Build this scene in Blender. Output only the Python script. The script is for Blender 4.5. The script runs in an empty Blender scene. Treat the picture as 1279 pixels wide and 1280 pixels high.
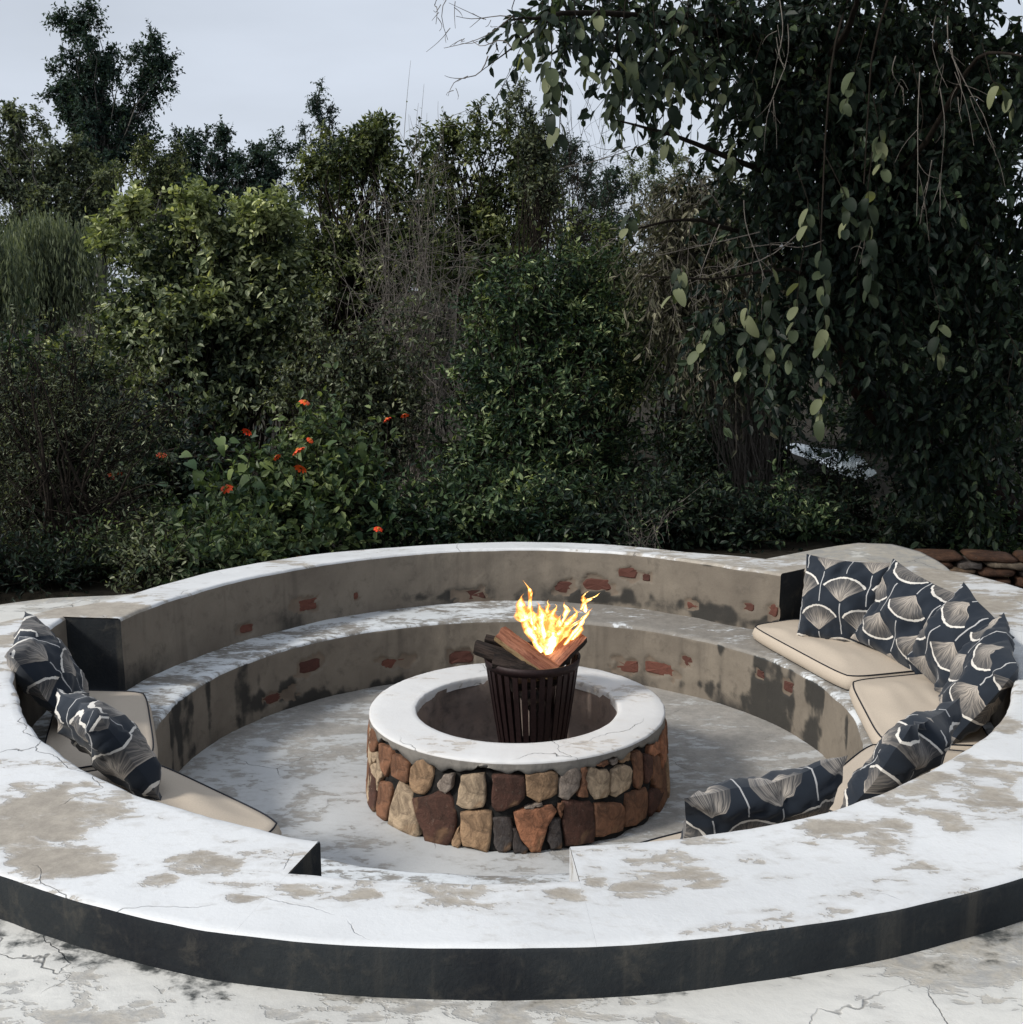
import bpy, math
import numpy as np
from mathutils import Matrix, Vector

# ------------------------------------------------------------------ camera, sky, sun, exposure
S = bpy.context.scene
COL = S.collection
FPX, PITCH, ROLL = 1451.47, math.radians(10.03), math.radians(-0.296)
CAM = np.array([0.004, -5.777, 2.418])
cd = bpy.data.cameras.new('camera'); cam = bpy.data.objects.new('camera', cd); COL.objects.link(cam)
cd.sensor_fit = 'HORIZONTAL'; cd.sensor_width = 36; cd.lens = FPX / 1279 * 36
cd.clip_start = .05; cd.clip_end = 2000
cam.matrix_world = Matrix.Translation(Vector(CAM)) @ Matrix.Rotation(math.pi/2 - PITCH, 4, 'X') @ Matrix.Rotation(ROLL, 4, 'Z')
S.camera = cam
S.render.resolution_x, S.render.resolution_y = 1023, 1024

SUN_DIR = Vector((-.74, -.32, .60)).normalized()
w = bpy.data.worlds.new('World'); S.world = w; w.use_nodes = True
nt = w.node_tree
sky = nt.nodes.new('ShaderNodeTexSky'); sky.sky_type = 'NISHITA'; sky.sun_disc = False
sky.sun_elevation = math.asin(SUN_DIR.z); sky.sun_rotation = math.atan2(SUN_DIR.x, SUN_DIR.y)
sky.air_density = 1.0; sky.dust_density = 4.0; sky.ozone_density = 1.5
hsv = nt.nodes.new('ShaderNodeHueSaturation'); hsv.inputs['Saturation'].default_value = .45
nt.links.new(sky.outputs[0], hsv.inputs['Color'])
veil = nt.nodes.new('ShaderNodeMixRGB'); veil.inputs[0].default_value = .75      # thin even cloud cover over the sky
veil.inputs[2].default_value = (6.65, 7.3, 8.35, 1)
nt.links.new(hsv.outputs[0], veil.inputs[1])
tc = nt.nodes.new('ShaderNodeTexCoord'); mpw = nt.nodes.new('ShaderNodeMapping'); mpw.inputs['Scale'].default_value = (1, 1, 3.5); cn = nt.nodes.new('ShaderNodeTexNoise'); cn.inputs['Scale'].default_value = 2.2; cn.inputs['Detail'].default_value = 5
cm = nt.nodes.new('ShaderNodeMapRange'); cm.inputs[1].default_value = .3; cm.inputs[2].default_value = .7; cm.inputs[3].default_value = .58; cm.inputs[4].default_value = .92
nt.links.new(tc.outputs['Generated'], mpw.inputs['Vector']); nt.links.new(mpw.outputs[0], cn.inputs['Vector']); nt.links.new(cn.outputs[0], cm.inputs[0]); nt.links.new(cm.outputs[0], veil.inputs[0])
bg = nt.nodes['Background']; bg.inputs['Strength'].default_value = .110
nt.links.new(veil.outputs[0], bg.inputs['Color'])
sl = bpy.data.lights.new('sun', 'SUN'); sl.energy = 3.1; sl.angle = math.radians(10); sl.color = (1, .955, .88)
sun = bpy.data.objects.new('sun', sl); COL.objects.link(sun)
sun.rotation_euler = SUN_DIR.to_track_quat('Z', 'Y').to_euler(); sun.location = (-8, 3, 9)
S.view_settings.view_transform = 'Standard'; S.view_settings.look = 'None'
S.view_settings.exposure = 0; S.view_settings.gamma = 1
S.cycles.max_bounces = 5; S.cycles.diffuse_bounces = 2; S.cycles.glossy_bounces = 2; S.cycles.transmission_bounces = 2; S.cycles.transparent_max_bounces = 6

# ------------------------------------------------------------------ helpers
def ray(u, v):
    a, b = u - 639.5, v - 640
    c, s = math.cos(ROLL), math.sin(ROLL)
    a, b = a*c + b*s, -a*s + b*c
    fw = np.array([0, math.cos(PITCH), -math.sin(PITCH)]); up = np.array([0, math.sin(PITCH), math.cos(PITCH)])
    return fw*FPX + np.array([1., 0, 0])*a - up*b
def on_z(u, v, z):
    d = ray(u, v); return CAM + d*((z - CAM[2])/d[2])
def on_y(u, v, y):
    d = ray(u, v); return CAM + d*((y - CAM[1])/d[1])
def on_cyl(u, v, R):
    d = ray(u, v); a = d[0]**2+d[1]**2; b = 2*(CAM[0]*d[0]+CAM[1]*d[1]); c = CAM[0]**2+CAM[1]**2-R*R
    t = (-b+math.sqrt(max(b*b-4*a*c, 0)))/(2*a); return CAM + d*t

RS = np.random.RandomState(7)
TAB = RS.rand(4096)
def vnoise(p, seed=0):
    p = np.asarray(p, float); i = np.floor(p).astype(np.int64); f = p - i; f = f*f*(3-2*f)
    def h(a, b, c): return TAB[(a*73 + b*1571 + c*3011 + seed*977 + ((a*b) % 911) + ((b*c) % 677)) & 4095]
    r = 0
    for dx in (0, 1):
        for dy in (0, 1):
            for dz in (0, 1):
                wgt = (f[..., 0] if dx else 1-f[..., 0])*(f[..., 1] if dy else 1-f[..., 1])*(f[..., 2] if dz else 1-f[..., 2])
                r = r + wgt*h(i[..., 0]+dx, i[..., 1]+dy, i[..., 2]+dz)
    return r
def fbm(p, sc=1., oct=4, seed=0):
    r = 0; a = .5; t = 0
    for k in range(oct):
        r = r + a*vnoise(np.asarray(p)*sc*2**k, seed+k*13); t += a; a *= .5
    return r/t
def sstep(a, b, x):
    t = np.clip((x-a)/(b-a), 0, 1); return t*t*(3-2*t)

def mesh_np(name, V, faces, attrs=None, mats=(), midx=None, smooth=True, uv=None):
    """faces: list of (m,k) int arrays"""
    me = bpy.data.meshes.new(name)
    V = np.ascontiguousarray(V, np.float32)
    faces = [np.asarray(f, np.int32) for f in faces if len(f)]
    me.vertices.add(len(V)); me.vertices.foreach_set('co', V.ravel())
    loops = np.concatenate([f.ravel() for f in faces]).astype(np.int32)
    tot = np.concatenate([np.full(len(f), f.shape[1], np.int32) for f in faces])
    st = np.concatenate([[0], np.cumsum(tot)[:-1]]).astype(np.int32)
    me.loops.add(len(loops)); me.loops.foreach_set('vertex_index', loops)
    me.polygons.add(len(tot)); me.polygons.foreach_set('loop_start', st)
    if midx is not None: me.polygons.foreach_set('material_index', np.asarray(midx, np.int32))
    me.polygons.foreach_set('use_smooth', np.full(len(tot), smooth, bool))
    me.update(calc_edges=True)
    for k, a in (attrs or {}).items():
        at = me.attributes.new(k, 'FLOAT', 'POINT'); at.data.foreach_set('value', np.ascontiguousarray(a, np.float32))
    if uv is not None:
        l = me.uv_layers.new(name='UVMap'); l.data.foreach_set('uv', np.ascontiguousarray(uv[loops], np.float32).ravel())
    for m in mats: me.materials.append(m)
    return me
def obj(name, me, parent=None):
    o = bpy.data.objects.new(name, me); COL.objects.link(o)
    if parent is not None: o.parent = parent
    return o
def tag(o, label=None, cat=None, group=None, kind=None):
    if label: o['label'] = label
    if cat: o['category'] = cat
    if group: o['group'] = group
    if kind: o['kind'] = kind
    return o
def empty(name, loc, label=None, cat=None, group=None):
    o = bpy.data.objects.new(name, None); COL.objects.link(o); o.location = Vector(loc); o.empty_display_size = .2
    return tag(o, label, cat, group)
def grid_faces(n, m, closed=False):
    """n columns x m rows of verts (index c*m+r)"""
    c = np.arange(n if closed else n-1); r = np.arange(m-1)
    C_, R_ = np.meshgrid(c, r, indexing='ij'); D = (C_+1) % n
    return np.stack([C_*m+R_, D*m+R_, D*m+R_+1, C_*m+R_+1], -1).reshape(-1, 4)
def tubes(paths, rad, sides=4):
    """paths (n,m,3), rad (n,m)"""
    n, m, _ = paths.shape
    T = np.gradient(paths, axis=1); T /= np.linalg.norm(T, axis=2, keepdims=True)+1e-9
    ref = np.where(np.abs(T[..., 2:3]) > .9, np.array([1., 0, 0]), np.array([0, 0, 1.]))
    A = np.cross(T, ref); A /= np.linalg.norm(A, axis=2, keepdims=True)+1e-9
    B = np.cross(T, A)
    an = np.arange(sides)*2*np.pi/sides
    V = paths[:, :, None, :] + rad[:, :, None, None]*(A[:, :, None, :]*np.cos(an)[:, None]+B[:, :, None, :]*np.sin(an)[:, None])
    base = (np.arange(n)*m*sides)[:, None, None]
    i = np.arange(m-1)[None, :, None]; k = np.arange(sides)[None, None, :]; k2 = (k+1) % sides
    F = np.stack(np.broadcast_arrays(base+i*sides+k, base+i*sides+k2, base+(i+1)*sides+k2, base+(i+1)*sides+k), -1).reshape(-1, 4)
    return V.reshape(-1, 3), F
def unit(a): return a/(np.linalg.norm(a, axis=-1, keepdims=True)+1e-9)

# ------------------------------------------------------------------ materials
class NB:
    def __init__(s, name):
        s.m = bpy.data.materials.new(name); s.m.use_nodes = True; s.t = s.m.node_tree; s.t.nodes.clear()
        s.out = s.t.nodes.new('ShaderNodeOutputMaterial')
    def n(s, ty, props=None, **inp):
        nd = s.t.nodes.new('ShaderNode'+ty)
        for k, v in (props or {}).items(): setattr(nd, k, v)
        for k, v in inp.items():
            k = k.replace('_', ' '); k = int(k[1:]) if k[0] == 'i' and k[1:].isdigit() else k
            s.set(nd.inputs[k], v)
        return nd
    def set(s, sock, v):
        if isinstance(v, bpy.types.NodeSocket): s.t.links.new(v, sock)
        elif isinstance(v, bpy.types.Node): s.t.links.new(v.outputs[0], sock)
        else:
            if isinstance(v, (tuple, list)) and len(v) == 3 and sock.type == 'RGBA': v = (*v, 1)
            sock.default_value = v
    def m_(s, op, a, b=None, c=None, clamp=False):
        nd = s.t.nodes.new('ShaderNodeMath'); nd.operation = op; nd.use_clamp = clamp
        s.set(nd.inputs[0], a)
        if b is not None: s.set(nd.inputs[1], b)
        if c is not None: s.set(nd.inputs[2], c)
        return nd.outputs[0]
    def mix(s, f, a, b, mode='MIX'):
        nd = s.t.nodes.new('ShaderNodeMixRGB'); nd.blend_type = mode
        s.set(nd.inputs[0], f); s.set(nd.inputs[1], a); s.set(nd.inputs[2], b); return nd.outputs[0]
    def noise(s, vec, scale, detail=6, rough=.6, dist=0):
        nd = s.n('TexNoise', Scale=scale, Detail=detail, Roughness=rough, Distortion=dist)
        if vec is not None: s.set(nd.inputs['Vector'], vec)
        return nd.outputs[0]
    def ss(s, x, a, b):
        nd = s.t.nodes.new('ShaderNodeMapRange'); nd.interpolation_type = 'SMOOTHSTEP'
        s.set(nd.inputs[0], x); nd.inputs[1].default_value = a; nd.inputs[2].default_value = b; return nd.outputs[0]
    def attr(s, name): return s.n('Attribute', {'attribute_name': name}).outputs['Fac']
    def bump(s, h, strength=.5, dist=.01, nrm=None):
        nd = s.n('Bump', Strength=strength, Distance=dist); s.set(nd.inputs['Height'], h)
        if nrm is not None: s.set(nd.inputs['Normal'], nrm)
        return nd.outputs[0]
    def bsdf(s, col, rough=.8, nrm=None, spec=.3, **kw):
        nd = s.n('BsdfPrincipled'); s.set(nd.inputs['Base Color'], col); s.set(nd.inputs['Roughness'], rough)
        s.set(nd.inputs['Specular IOR Level'], spec)
        if nrm is not None: s.set(nd.inputs['Normal'], nrm)
        for k, v in kw.items(): s.set(nd.inputs[k.replace('_', ' ')], v)
        return nd
    def done(s, sh):
        s.t.links.new(sh.outputs[0] if isinstance(sh, bpy.types.Node) else sh, s.out.inputs['Surface']); return s.m

def mat_whitewash(name, paint, bare, bare2, sc=2.0, thr=.5, crack=True):
    b = NB(name); co = b.n('TexCoord').outputs['Object']
    mp = b.n('Mapping', Vector=co, Scale=(.8, 1.5, 1.2), Rotation=(0, 0, .5)).outputs[0]
    big = b.noise(mp, sc, 7, .62, .7); fine = b.noise(mp, sc*6.5, 4, .65, .4)
    x = b.m_('ADD', b.m_('MULTIPLY', b.m_('SUBTRACT', big, .5), .95), b.m_('MULTIPLY', b.m_('SUBTRACT', fine, .5), .55))
    x = b.m_('ADD', b.m_('ADD', x, .5), b.attr('wear'))
    mask = b.m_('MULTIPLY', b.ss(x, thr, thr+.022), b.m_('ADD', .62, b.m_('MULTIPLY', b.ss(x, thr, thr+.12), .38)))
    halo = b.ss(x, thr-.11, thr+.02)
    v1 = b.noise(co, 1.3, 5, .6); v2 = b.noise(co, 14, 5, .7); v3 = b.noise(co, 90, 3, .6)
    pc = b.mix(b.ss(v1, .35, .7), paint, tuple(c*.86 for c in paint))
    pc = b.mix(b.m_('MULTIPLY', halo, .26), pc, bare)
    pc = b.mix(b.m_('MULTIPLY', b.ss(v2, .58, .75), .13), pc, bare)
    bc = b.mix(b.ss(v2, .3, .7), bare, bare2)
    bc = b.mix(b.m_('MULTIPLY', v3, .35), bc, (.08, .07, .06))
    v4 = b.noise(co, 34, 4, .7); pc = b.mix(b.m_('MULTIPLY', b.ss(v4, .56, .72), .16), pc, bare2)
    col = b.mix(mask, pc, bc)
    h = b.m_('ADD', b.m_('MULTIPLY', mask, -1.0), b.m_('MULTIPLY', v2, .55)); h = b.m_('ADD', h, b.m_('MULTIPLY', v4, .3))
    h = b.m_('ADD', h, b.m_('MULTIPLY', v3, .12))
    if crack:
        wn = b.n('TexNoise', Scale=2.2, Detail=5.); b.set(wn.inputs['Vector'], co)
        wv = b.n('VectorMath', {'operation': 'SCALE'}); b.set(wv.inputs[0], wn.outputs['Color']); wv.inputs['Scale'].default_value = .45
        wa = b.n('VectorMath', {'operation': 'ADD'}); b.set(wa.inputs[0], co); b.set(wa.inputs[1], wv.outputs[0])
        vo = b.n('TexVoronoi', {'feature': 'DISTANCE_TO_EDGE'}, Scale=1.25); b.set(vo.inputs['Vector'], wa.outputs[0])
        ck = b.m_('SUBTRACT', 1, b.ss(vo.outputs[0], .0004, .0045))
        ck = b.m_('MULTIPLY', ck, b.ss(b.noise(co, 1.7, 3, .5), .49, .60))
        col = b.mix(b.m_('MULTIPLY', ck, .75), col, (.09, .085, .08))
        h = b.m_('SUBTRACT', h, b.m_('MULTIPLY', ck, 1.6))
    dk = b.m_('MULTIPLY', b.ss(b.m_('ADD', b.attr('damp'), b.m_('MULTIPLY', b.m_('SUBTRACT', b.m_('ADD', fine, v2), 1.), 1.1)), .30, .72), b.ss(b.attr('damp'), .02, .2)); col = b.mix(dk, col, (.05, .055, .055))
    return b.done(b.bsdf(col, b.mix(mask, (.55,)*3, (.85,)*3), b.bump(h, .55, .006), .3))

def mat_plaster(name, c1, c2, stain, damp_col, bump=.4, spec=.15):
    b = NB(name); co = b.n('TexCoord').outputs['Object']
    n1 = b.noise(co, 2.2, 6, .6, .4); n2 = b.noise(co, 11, 8, .7, .3); n3 = b.noise(co, 70, 4, .7)
    col = b.mix(b.ss(n1, .3, .7), c1, c2)
    col = b.mix(b.m_('MULTIPLY', b.ss(n2, .5, .72), .5), col, stain)
    mp = b.n('Mapping', Vector=co, Scale=(9, 9, .8)).outputs[0]
    st = b.noise(mp, 1.0, 5, .6)
    col = b.mix(b.m_('MULTIPLY', b.ss(st, .54, .72), .45), col, stain)
    col = b.mix(b.m_('MULTIPLY', n3, .25), col, stain)
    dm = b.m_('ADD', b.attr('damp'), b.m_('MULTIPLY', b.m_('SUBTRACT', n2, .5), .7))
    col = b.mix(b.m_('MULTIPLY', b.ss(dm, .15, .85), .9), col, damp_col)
    col = b.mix(b.m_('MULTIPLY', b.ss(b.attr('chip'), .3, .8), .85), col, b.mix(n2, (.10, .085, .07), (.26, .20, .15)))
    h = b.m_('ADD', b.m_('MULTIPLY', n2, .8), b.m_('MULTIPLY', n3, .3))
    return b.done(b.bsdf(col, .88, b.bump(h, bump, .012), spec))

M = {}
M['white'] = mat_whitewash('white_limewash_peeling', (.70, .71, .715), (.345, .31, .265), (.47, .425, .36), 2.0, .57)
M['floorwash'] = mat_whitewash('worn_floor_limewash', (.52, .53, .53), (.29, .28, .26), (.40, .38, .35), 2.6, .50)
M['benchwash'] = mat_whitewash('worn_bench_limewash', (.70, .73, .75), (.22, .205, .185), (.30, .28, .25), 3.2, .5, False)
M['patio'] = mat_whitewash('pale_worn_concrete', (.68, .67, .63), (.36, .36, .35), (.52, .48, .41), 1.5, .55)
M['plaster'] = mat_plaster('taupe_plaster', (.245, .212, .17), (.175, .150, .122), (.10, .086, .072), (.030, .030, .029))
M['dark_plaster'] = mat_plaster('stained_and_shaded_plaster', (.024, .029, .033), (.010, .013, .018), (.085, .078, .066), (.006, .008, .010), .7, .04)  # stained outer face; on the wall ends it stands in for shade
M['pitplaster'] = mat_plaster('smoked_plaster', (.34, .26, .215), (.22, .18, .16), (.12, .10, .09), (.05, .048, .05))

def mat_brick():
    b = NB('old_red_brick'); co = b.n('TexCoord').outputs['Object']; oi = b.n('ObjectInfo').outputs['Random']
    n = b.noise(co, 30, 6, .7); 
    col = b.mix(oi, (.075, .035, .029), (.155, .064, .047)); col = b.mix(b.ss(n, .45, .75), col, (.10, .045, .035))
    return b.done(b.bsdf(col, .9, b.bump(n, .6, .006), .15))
M['brick'] = mat_brick()
def mat_stone():
    b = NB('field_stone'); co = b.n('TexCoord').outputs['Object']; oi = b.n('ObjectInfo')
    n1 = b.noise(co, 13, 6, .7, .9); n2 = b.noise(co, 55, 5, .75); n3 = b.noise(co, 4, 4, .5, 1.5)
    base = oi.outputs['Color']
    col = b.mix(b.ss(n1, .35, .68), b.mix(.68, base, (.03, .020, .016), 'MIX'), base)
    col = b.mix(b.m_('MULTIPLY', b.ss(n3, .55, .72), .5), col, (.33, .20, .11))
    col = b.mix(b.m_('MULTIPLY', b.ss(n2, .58, .75), .35), col, (.45, .38, .30))
    h = b.m_('ADD', n1, b.m_('MULTIPLY', n2, .55))
    return b.done(b.bsdf(col, .8, b.bump(h, .9, .014), .2))
M['stone'] = mat_stone()
def mat_simple(name, col, rough=.7, sc=20, var=.5, bump=.3, spec=.3, dist=.005, metal=0.):
    b = NB(name); co = b.n('TexCoord').outputs['Object']; n = b.noise(co, sc, 7, .65)
    c = b.mix(b.ss(n, .3, .75), col, tuple(x*var for x in col))
    return b.done(b.bsdf(c, rough, b.bump(n, bump, dist), spec, Metallic=metal))
M['mortar'] = mat_simple('dark_mortar', (.030, .029, .028), .95, 30, .4, .8, .1, .01)
M['iron'] = mat_simple('burnt_iron', (.026, .013, .013), .55, 60, .4, .4, .35, .003, .3)
M['cream'] = mat_simple('cream_canvas', (.53, .455, .37), .85, 220, .84, .12, .15, .001)
M['piping'] = mat_simple('navy_piping', (.012, .015, .024), .7, 200, .7, .1)
M['soil'] = mat_simple('dark_soil', (.035, .03, .022), .95, 3, .5, .6, .1, .05)
def mat_bark(name, c1, c2, sc=6):
    b = NB(name); co = b.n('TexCoord').outputs['Object']
    mp = b.n('Mapping', Vector=co, Scale=(3, 3, .6)).outputs[0]
    n = b.noise(mp, sc, 8, .7, .5)
    return b.done(b.bsdf(b.mix(b.ss(n, .35, .7), c1, c2), .85, b.bump(n, .7, .02), .06))
M['bark'] = mat_bark('dark_reddish_bark', (.017, .009, .007), (.007, .005, .005))
M['twig'] = mat_bark('brown_twig_bark', (.026, .021, .017), (.012, .010, .008))
M['greytwig'] = mat_bark('grey_dry_twig_bark', (.20, .18, .16), (.09, .08, .07))
M['palebark'] = mat_bark('pale_far_bark', (.10, .095, .085), (.05, .048, .045))

def mat_leaf(name, dark, light, lit_col=None, attr=True, rough=.42, trans=.22, spec=.16):
    b = NB(name)
    v = b.attr('var') if attr else b.n('ObjectInfo').outputs['Random']
    col = b.mix(b.ss(v, .1, .9), dark, light)
    if lit_col: col = b.mix(b.ss(v, .74, .98), col, lit_col)  # some leaves brightened: sunlit highlights put into the leaf colour
    p = b.bsdf(col, rough, None, spec)
    tr = b.n('BsdfTranslucent'); b.set(tr.inputs['Color'], b.mix(1., col, (1.7, 1.75, .7), 'MULTIPLY'))
    ms = b.n('MixShader', i0=trans); b.set(ms.inputs[1], p.outputs[0]); b.set(ms.inputs[2], tr.outputs[0])
    return b.done(ms)
M['lf_dark'] = mat_leaf('dark_green_leaf', (.010, .024, .016), (.066, .105, .048), (.34, .40, .21))
M['lf_black'] = mat_leaf('deep_shade_leaf', (.008, .015, .013), (.030, .048, .030), (.085, .115, .06))  # leaf colour darkened to paint in the deep shade of the thicket
M['lf_olive'] = mat_leaf('olive_green_leaf', (.024, .038, .018), (.140, .165, .068), (.37, .39, .20))
M['lf_light'] = mat_leaf('yellow_green_leaf', (.018, .032, .020), (.20, .24, .125), (.56, .59, .36), spec=.3)
M['lf_grey'] = mat_leaf('grey_green_leaf', (.022, .034, .024), (.145, .165, .10), (.34, .36, .24))
M['lf_far'] = mat_leaf('far_green_leaf', (.040, .058, .042), (.190, .215, .125), None, rough=.6)
M['lf_fardk'] = mat_leaf('far_dark_green_leaf', (.012, .027, .025), (.048, .080, .058), None, rough=.6)
M['lf_brown'] = mat_leaf('dry_brown_leaf', (.045, .047, .032), (.135, .130, .088), (.28, .27, .19), rough=.6, trans=.1)
M['lf_vine'] = mat_leaf('broad_green_leaf', (.030, .055, .030), (.095, .130, .055), (.25, .30, .13), rough=.4)
M['leaf_obj'] = mat_leaf('downy_grey_green_leaf', (.014, .023, .015), (.085, .105, .058), (.19, .205, .115), attr=False, rough=.55)
M['leaf_objv'] = mat_leaf('broad_bright_green_leaf', (.040, .075, .035), (.15, .20, .08), (.24, .30, .10), attr=False, rough=.4)

# ------------------------------------------------------------------ terrain
def terrain(x, y):
    x = np.asarray(x, float); y = np.asarray(y, float)
    back = np.clip(y-2.2, 0, None)
    z = .60 - .10*np.clip(back, 0, 12) + .0009*np.clip(back-14, 0, None)**2*np.where(back > 14, 1, 0)
    z = np.minimum(z, .60 - .10*np.clip(back, 0, 12) + .08*np.clip(back-14, 0, 60))
    z = z - .5*sstep(2.7, 3.3, x)*sstep(1.2, 2.4, y)*(1-sstep(6, 14, y))
    side = np.clip(np.abs(x)-4.5, 0, None); z = z - .05*np.clip(side, 0, 6)*(y > -2)
    return z

# ------------------------------------------------------------------ sunken seating circle
A = np.radians(np.arange(0, 360, .4))
def in_arc(deg, a, b): d = (deg-a) % 360; return d <= (b-a) % 360
def interp_ang(deg, tab):
    t = sorted((a % 360, r) for a, r in tab); aa = np.array([t[-1][0]-360]+[q[0] for q in t]+[t[0][0]+360]); rr = np.array([t[-1][1]]+[q[1] for q in t]+[t[0][1]])
    return np.interp(deg % 360, aa, rr)
RO = [(-118, 3.055), (-112, 3.07), (-105, 3.095), (-90, 3.09), (-74, 3.075), (-62, 3.077), (-30, 3.12), (0, 3.15), (16, 3.15), (25, 3.19), (31, 3.06), (36, 2.92), (40, 2.78), (46, 2.5),
      (60, 2.40), (75, 2.47), (90, 2.50), (101, 2.455), (127, 2.45), (141, 2.44), (150, 2.42), (162, 2.42), (166.5, 2.52), (168, 2.61), (172, 2.67), (176, 2.76), (185, 2.9), (200, 3.03), (225, 3.06)]
RW = [(38, 2.17), (47, 2.11), (64, 2.18), (84, 2.235), (101, 2.21), (120, 2.15), (135, 2.11), (155, 2.10), (171.6, 2.13)]
RREC = [(38.4, 2.40), (20, 2.44), (0, 2.42), (-25, 2.37), (-50, 2.40), (-66, 2.475), (-86, 2.51), (-104, 2.515), (-110, 2.48), (-117, 2.44), (-127, 2.41), (-137, 2.375), (-155, 2.34), (-170, 2.40), (178, 2.425), (171.6, 2.45)]
SEAT = .36
def ring_top(x, y): return .777 - .0157*np.asarray(y)
cols = []      # (deg, Rin, kind)
for d in np.arange(0, 360, .5):
    d0 = d if d <= 180 else d-360
    if 38.2 < d0 < 171.6: cols.append((d0, float(interp_ang(d0, RW)), 'far'))
    elif -104 < d0 < -86.3: cols.append((d0, 2.735, 'notch'))
    else: cols.append((d0, float(interp_ang(d0, RREC)), 'rec'))
full = []
for i, c in enumerate(cols):
    p = cols[i-1]
    if p[2] != c[2]:          # step: two columns at nearly the same angle make the end face
        full.append((c[0]-.02, p[1], p[2])); full.append((c[0]-.015, c[1], c[2]+'*'))
    full.append(c)
DEG = np.array([c[0] for c in full]); RIN = np.array([c[1] for c in full]); ROUT = interp_ang(DEG, RO)
TH = np.radians(DEG); n = len(TH)
endcol = np.array([full[(i+1) % n][2].endswith('*') for i in range(n)])
prof = []   # per row: (mode, t)
for t in np.linspace(0, 1, 7): prof.append(('o', t))
prof += [('ob', 0), ('ob', 1)]
for t in np.linspace(0, 1, 24)[1:-1]: prof.append(('t', t))
prof += [('ib', 0), ('ib', 1)]
for t in np.linspace(0, 1, 32): prof.append(('i', t))
m = len(prof)
ca, sa = np.cos(TH), np.sin(TH)
edge_no = (fbm(np.c_[ca*9, sa*9, TH*0+1], 1, 4, 3)-.5)*.014; edge_ni = (fbm(np.c_[ca*9, sa*9, TH*0+5], 1.3, 4, 5)-.5)*.03
V = np.zeros((n, m, 3)); bev = .017
for r, (k, t) in enumerate(prof):
    Ro_, Ri_ = ROUT+edge_no, RIN+edge_ni
    if k == 'o': R = Ro_; zf = ('abs', t)
    elif k == 'ob': R = Ro_-bev*(.3 if t == 0 else 1); zf = ('top', -bev*.35 if t == 0 else 0)
    elif k == 't': R = (Ro_-bev)+((Ri_+bev)-(Ro_-bev))*t; zf = ('top', 0)
    elif k == 'ib': R = Ri_+bev*(1 if t == 0 else .3); zf = ('top', 0 if t == 0 else -bev*.35)
    else: R = Ri_; zf = ('in', t)
    x, y = R*ca, R*sa; zt = ring_top(x, y)+(fbm(np.c_[x*2.2, y*2.2, x*0], 1, 4, 9)-.5)*.012
    if zf[0] == 'top': z = zt+zf[1]
    elif zf[0] == 'abs': z = .45+(zt-bev-.45)*zf[1]
    else: z = zt-bev-(zt-bev-(SEAT-.03))*zf[1]
    V[:, r] = np.c_[x, y, z]

# broken plaster with bare bricks: (pixel u, v, width, height in metres)
BR_BACK = [(378, 755, .20, .075), (303, 784, .11, .05), (590, 747, .21, .07), (705, 736, .15, .085), (745, 733, .19, .085), (783, 718, .13, .07), (806, 723, .05, .05), (938, 758, .08, .05), (965, 763, .08, .08), (868, 757, .10, .05), (445, 745, .03, .045)]
BR_RISE = [(388, 832, .155, .075), (494, 829, .18, .065), (576, 822, .15, .08), (345, 873, .26, .06), (785, 831, .18, .075), (827, 835, .21, .085), (861, 825, .09, .075), (990, 858, .09, .06), (955, 842, .07, .05)]
def pit_depth(P, spots, R, seed):
    dep = np.zeros(len(P))
    ang = np.arctan2(P[:, 1], P[:, 0]); nz = fbm(P*np.array([1, 1, 1.]), 14, 4, seed)
    for (u, v, w_, h_) in spots:
        q = on_cyl(u, v, R); a = math.atan2(q[1], q[0])
        ds = np.abs(((ang-a+np.pi) % (2*np.pi))-np.pi)*R/(w_/2+.012); dz = np.abs(P[:, 2]-q[2])/(h_/2+.014)
        k = (ds**4+dz**4)**.25 + (nz-.5)*2.0
        dep = np.maximum(dep, 1-sstep(.92, 1.05, k))
    return dep
inn = np.array([p[0] == 'i' for p in prof]); far = np.array([c[2].startswith('far') for c in full])
P = V[far][:, inn].reshape(-1, 3); dep = pit_depth(P, BR_BACK, 2.16, 21)
rr = np.hypot(P[:, 0], P[:, 1]); k = (rr+dep*.011)/rr; P[:, 0] *= k; P[:, 1] *= k
rough = (fbm(P, 7, 4, 31)-.5)*.012; rr = np.hypot(P[:, 0], P[:, 1]); P[:, 0] *= 1+rough/rr; P[:, 1] *= 1+rough/rr
chipA = np.zeros((n, m)); cz_ = chipA[far]; cz_[:, inn] = dep.reshape(cz_.shape[0], -1); chipA[far] = cz_
tmp = V[far]; tmp[:, inn] = P.reshape(tmp.shape[0], inn.sum(), 3); V[far] = tmp
Vf = V.reshape(-1, 3)
wear = np.zeros(len(Vf)); damp = np.zeros(len(Vf))
# peeled patches of limewash on the ring top: pixel centre and half sizes
PATCH = [(90, 1012, 95, 34), (40, 1035, 60, 25), (110, 1082, 60, 17), (265, 1087, 45, 11), (300, 1132, 50, 12), (190, 1115, 30, 14), (240, 1078, 35, 8), (378, 1126, 28, 6), (462, 1128, 12, 5), (700, 1132, 42, 17), (740, 1100, 20, 20),
         (850, 1095, 70, 22), (800, 1125, 45, 12), (930, 1080, 60, 12), (890, 1060, 40, 10), (1065, 1050, 65, 24), (1120, 1040, 30, 18), (1180, 985, 60, 22), (1230, 960, 50, 24), (1150, 1090, 30, 8), (1210, 1040, 40, 13), (1245, 1000, 30, 18), (1140, 720, 70, 16), (1210, 750, 60, 14), (1120, 690, 40, 8), (10, 795, 28, 10), (28, 860, 12, 12), (120, 755, 50, 10), (1240, 900, 40, 20)]
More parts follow.
